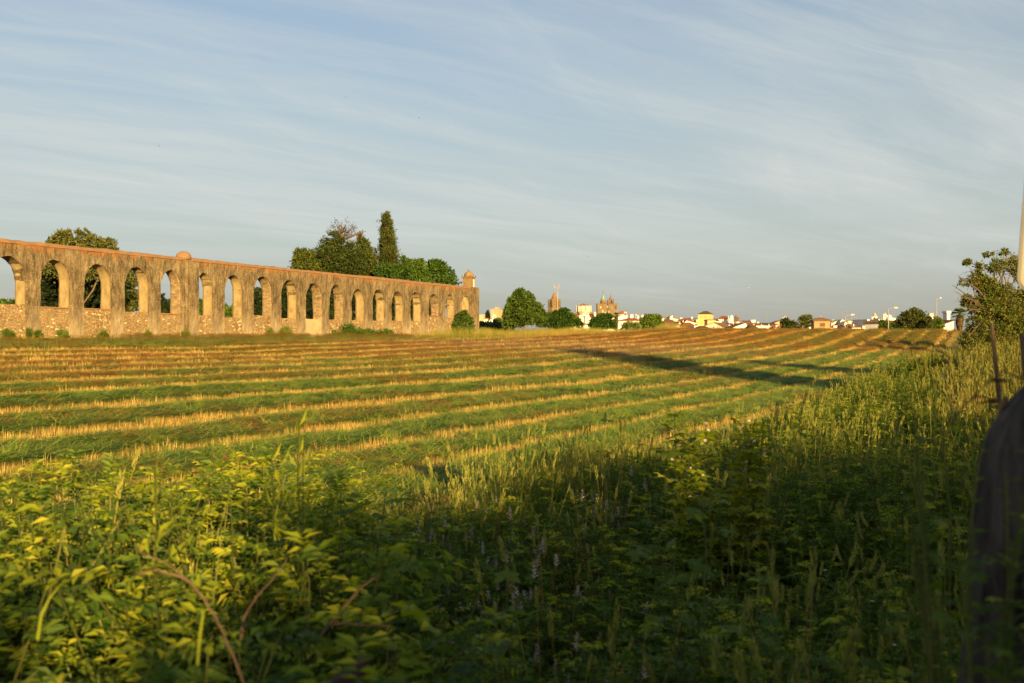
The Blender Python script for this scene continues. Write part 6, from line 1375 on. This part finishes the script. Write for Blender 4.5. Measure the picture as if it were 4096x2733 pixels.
branch('curved dead stem arching up right of the forked branch', [([(1150, 2235, 3.0), (1080, 2330, 2.95), (1010, 2410, 2.9), (975, 2480, 2.85), (965, 2560, 2.8)], .002, .005)], mat=M_BRANCH)
branch('thin forked grey branch lying low at the bottom centre left', [([(1520, 2300, 2.9), (1440, 2350, 2.85), (1380, 2430, 2.8), (1300, 2520, 2.75), (1230, 2590, 2.7)], .0025, .005), ([(1560, 2505, 2.7), (1400, 2495, 2.75), (1320, 2500, 2.75)], .002, .004)], mat=M_BRANCH)
branch('thick dark brown log end at the bottom edge', [([(1480, 2640, 2.45), (1410, 2700, 2.4), (1320, 2800, 2.3)], .016, .03)], 'log', simple_mat('dark_rotten_wood', (.025, .013, .009), (.055, .03, .02), 12, .01))
# tall single plants standing above the verge
def tall_plant(name, label, cat, px, py_top, Y, kind, leafm=('weedy', 'weed'), stems=1, leaf=.05, seed=0, spread=.03, n=34, extra=None, start=.25, dx=0):
    random.seed(seed); b = P(px+dx, CY, Y); b.z = gz(b.x, b.y); t = empty(name, b); tag(t, label, cat); top = P(px, py_top, Y)-b; st = TB(['stem', 'stem']); lf = TB([leafm[0], leafm[1]]); fl = TB(['pink', 'violet']); nf = 0
    for s_ in range(stems):
        off = Vector((U(-1, 1)*spread, U(-1, 1)*spread, 0)); tp = top+Vector((U(-1, 1)*spread*2.2, U(-1, 1)*spread*2, -U(0, .16)*top.z*(s_ > 0)))
        pts = [off.lerp(tp, f)+Vector((U(-.012, .012), U(-.012, .012), 0)) for f in np.linspace(0, 1, 8)]; st.stem(pts, .006 if kind != 'grass' else .003, .0022, random.random(), 0)
        for k in range(n):
            f = start+(1-start)*(k+random.random())/n; i = min(6, int(f*7)); q = pts[i].lerp(pts[i+1], f*7-i); a = k*2.4+U(-.4, .4); o = Vector((math.cos(a), math.sin(a), U(.1, .7))).normalized()
            if kind == 'mallow':
                L = U(.04, .11)*(1.3-f*.8); e = q+o*L; st.stem([q, q+o*L*.5+Vector((0, 0, .008)), e], .0018, .0012, .5, 1); lf.palm(e, o+Vector((0, 0, U(-.6, .3))), Vector((0, 0, 1)), leaf*U(.6, 1.2)*(1.25-.55*f), random.random(), 0 if random.random() < .6 else 1)
                if f > .72 and px < 3200 and py_top < 1650 and random.random() < .22:
                    nf += 1; c = q+o*.03
                    for j in range(5): an = j*1.257; fl.leaf(c, Vector((math.cos(an), .35*math.sin(an)-.3, math.sin(an))), Vector((0, -1, .3)), .013, .012, random.random(), 0)
            elif kind == 'leafy': lf.leaf(q, o, Vector((0, 0, 1)), leaf*U(.8, 1.5)*(1.2-.5*f), leaf*.3, random.random(), 0 if random.random() < .5 else 1)
            elif kind == 'grass':
                if k < 7: lf.blade(q, a, U(.15, .35), .011, U(.3, .6), U(.6, 1.5), random.random(), 0, 4)
                elif f > .78: lf.leaf(q, (Vector((0, 0, 1))+o*.4), o, .035, .008, random.random(), 0)
            elif kind == 'pods':
                if f > .55:
                    lf.leaf(q, (o+Vector((0, 0, 1.1))), o, .075, .012, random.random(), 0)
                    if random.random() < .12: nf += 1; fl.leaf(q, o, Vector((0, 0, 1)), .02, .018, random.random(), 0)
                elif random.random() < .6: lf.palm(q+o*.05, o, Vector((0, 0, 1)), leaf*U(.5, 1), random.random(), 1)
    obj('stems', st.mesh('stems'), t); obj('leaves', lf.mesh('leaves'), t)
    if nf: obj('blossoms', fl.mesh('blossoms'), t)
tall_plant('mallow_plant', 'left of two tall sunlit mallow plants with lobed leaves right of centre', 'plant', 2765, 1640, 6.4, 'mallow', ('weedy', 'weedy'), stems=4, seed=201, n=44, leaf=.088, spread=.05)
tall_plant('mallow_plant', 'right of two tall sunlit mallow plants, with pink blossoms near its top', 'plant', 2985, 1625, 6.6, 'mallow', ('weedy', 'weedy'), stems=4, seed=202, n=44, leaf=.088, spread=.06)
tall_plant('weed_stem', 'pale green pod bearing weed stem left of centre in the foreground', 'plant', 1195, 1660, 3.8, 'pods', ('weedy', 'weedy'), stems=4, seed=203, n=30, leaf=.045, spread=.04, start=.15)
tall_plant('grass_stalk', 'single tall blurred grass stalk rising above the left weeds', 'grass', 640, 1690, 3.0, 'grass', ('weedy', 'grass'), stems=2, seed=204, n=22, spread=.02, start=.1)
tall_plant('leafy_weed', 'dark green leafy weed spire standing at the field edge on the right', 'plant', 3600, 1425, 13.5, 'leafy', ('weed', 'weed'), stems=12, seed=205, n=60, leaf=.085, spread=.17, start=.05)
tall_plant('leafy_weed', 'small yellow green leafy spire among seed heads in the right verge', 'plant', 3315, 1560, 11.5, 'leafy', ('weedy', 'weed'), stems=3, seed=206, n=44, leaf=.06, spread=.05, start=.1)
tall_plant('leafy_weed', 'bushy feathery weed rising at the left edge of the foreground', 'plant', 380, 1810, 3.9, 'leafy', ('weed', 'weedy'), stems=26, seed=207, n=60, leaf=.036, spread=.24, start=.1)
tall_plant('leafy_weed', 'leafy weed clump between the left stalk and the pod bearing stem', 'plant', 950, 1880, 3.8, 'mallow', ('weedy', 'weedy'), stems=9, seed=208, n=20, leaf=.042, spread=.17, start=.2)
tall_plant('mallow_plant', 'shaded mallow plant with big dark leaves below the sunlit pair', 'plant', 2790, 1960, 3.3, 'mallow', ('weed', 'weed'), stems=4, seed=209, n=16, leaf=.06, spread=.12, start=.2)
tall_plant('thistle_plant', 'broad leaved plant with a large pale leaf at the bottom centre', 'plant', 1920, 2270, 3.0, 'mallow', ('weed', 'weed'), stems=2, seed=210, n=7, leaf=.075, spread=.08, start=.3)
tall_plant('mallow_plant', 'tall blurred weed just left of the dark stump', 'plant', 3800, 1590, 2.25, 'mallow', ('weedy', 'weed'), stems=2, seed=211, n=16, leaf=.026, spread=.03, start=.35)
tall_plant('mallow_plant', 'weed with yellow tip leaves standing in front of the dark stump', 'plant', 4040, 1655, 1.82, 'mallow', ('weedy', 'weed'), stems=2, seed=212, n=14, leaf=.022, spread=.03, start=.4)
tall_plant('leafy_weed', 'fine leaved dark weed hiding the left flank of the stump', 'plant', 3915, 1800, 1.9, 'leafy', ('weed', 'weed'), stems=12, seed=213, n=40, leaf=.034, spread=.06, start=.3)
tall_plant('leafy_weed', 'dark weed clump before the lower part of the stump', 'plant', 3990, 2080, 1.85, 'mallow', ('weed', 'weed'), stems=12, seed=214, n=18, leaf=.034, spread=.07, start=.4)
def arching_blade(label, pts, Y, w, seed):
    random.seed(seed); b = P(pts[0][0], CY, Y); b.z = gz(b.x, b.y); t = empty('grass_stalk', b); tag(t, label, 'grass'); q = [P(px, py, Y+.02*k)-b for k, (px, py) in enumerate(pts)]; tb = TB(['weedy'])
    root = Vector((0, 0, 0)); q = [root]+q; m = len(q)
    for k in range(m-1):
        d = (q[k+1]-q[k]).normalized(); s0 = d.cross(Vector((0, 1, .2))).normalized(); f0 = 1-abs(k/(m-1)-.4)*1.3; f1 = 1-abs((k+1)/(m-1)-.4)*1.5; (k > 0) and tb.quad(q[k]-s0*w*max(.1, f0), q[k]+s0*w*max(.1, f0), q[k+1]+s0*w*max(.06, f1), q[k+1]-s0*w*max(.06, f1), .6+.05*k, 0)
    obj('blade', tb.mesh('blade'), t)
arching_blade('bright arching grass blade left of the stump in front of the verge', [(3745, 1600), (3735, 1550), (3708, 1550), (3680, 1565), (3664, 1590)], 2.3, .0035, 301)
arching_blade('broad blurred yellow green grass blade at the lower left corner', [(150, 2560), (165, 2460), (200, 2390), (245, 2335)], 2.2, .0035, 302)
arching_blade('pale blurred grass blade standing at the bottom left of centre', [(790, 2660), (800, 2540), (815, 2440), (800, 2460)], 2.1, .0035, 303)
# birds
M_BIRD = simple_mat('dark_bird_feathers', (.03, .03, .035), (.05, .05, .055), 3, 0)
M_GULL = simple_mat('white_bird_feathers', (.6, .58, .54), (.7, .68, .64), 3, 0)
def bird(label, px, py, size, bank, yaw, flap, mat=M_BIRD):
    Y = 0.36*FPX/size; t = empty('bird', P(px, py, Y)); t.rotation_euler = (R(bank), 0, R(yaw)); tag(t, label, 'bird', 'swifts flying over the field')
    m = MB(); m.lathe([(.004, -.10), (.02, -.06), (.024, 0), (.018, .05), (.012, .07), (.003, .085)], 7); me = m
    me.v = [(x, z, y) for x, y, z in me.v]; me.f = [f[::-1] for f in me.f]; me.build('body', mat, t, True)
    for s_ in (1, -1):
        m = MB(); pts = [(0, .03), (.07*s_, .045), (.18*s_, -.03), (.08*s_, -.01), (0, -.03)]; zz = [0, math.sin(R(flap))*.07, math.sin(R(flap))*.16, math.sin(R(flap))*.08, 0]
        top = [Vector((x, y, z+.004)) for (x, y), z in zip(pts, zz)]; bot = [Vector((x, y, z-.002)) for (x, y), z in zip(pts, zz)]; n = 5
        m.add(top+bot, [tuple(range(n)), tuple(range(2*n-1, n-1, -1))]+[(i, i+n, (i+1) % n+n, (i+1) % n) for i in range(n)]); m.build('wing', mat, t)
    m = MB(); m.add([(0, -.07, .003), (.018, -.14, .003), (0, -.12, .003), (-.018, -.14, .003), (0, -.07, -.002), (.018, -.14, -.002), (0, -.12, -.002), (-.018, -.14, -.002)], [(0, 3, 2, 1), (4, 5, 6, 7), (0, 1, 5, 4), (1, 2, 6, 5), (2, 3, 7, 6), (3, 0, 4, 7)]); m.build('tail', mat, t)
for a in [('largest dark bird with raised wings high in the middle of the sky', 1383, 390, 11, 20, 40, 38), ('dark gliding bird lower right of the largest bird', 1676, 471, 10, -18, 70, 12), ('dark banking bird alone on the left, above the aqueduct dome', 637, 584, 9, 65, 20, 25),
          ('small bird above the wall between the dome and the conifers', 1099, 851, 6, 20, 60, 15), ('tiny bird left of another above the aqueduct middle', 926, 868, 5, 10, 30, 20), ('tiny bird high on the left under the cloud streaks', 971, 298, 5, 25, 10, 20),
          ('pale gull like bird above the houses on the right', 2993, 1151, 8, 30, 50, 25), ('small bird left of a pair above the cathedral', 2099, 885, 5, 10, 80, 15), ('small bird right of a pair above the cathedral', 2200, 885, 5, 20, 20, 15),
          ('small bird high above the twin cathedral towers', 2470, 914, 6, 15, 60, 20), ('small bird just above the cathedral spire, the lower one', 2350, 1027, 6, 35, 40, 20), ('small bird to the right of the cathedral spire', 2465, 1018, 5, 10, 40, 20),
          ('tiny bird highest in the right half of the sky', 2568, 223, 5, 25, 60, 15), ('tiny bird in the right sky above the stone hut', 3193, 725, 5, 25, 20, 20), ('upper of two small birds left of the roadside tree', 3431, 1022, 6, 45, 20, 20), ('lower of two small birds left of the roadside tree', 3454, 1041, 6, 15, 60, 20),
          ('left of two tiny birds beside the tall cypress', 1652, 964, 5, 10, 40, 20), ('right of two tiny birds beside the tall cypress', 1667, 961, 4.5, 30, 40, 20), ('tiny bird above the street lamps on the right', 3178, 985, 5, 30, 70, 20)]:
    bird(*a, **({'mat': M_GULL} if 'gull' in a[0] else {}))
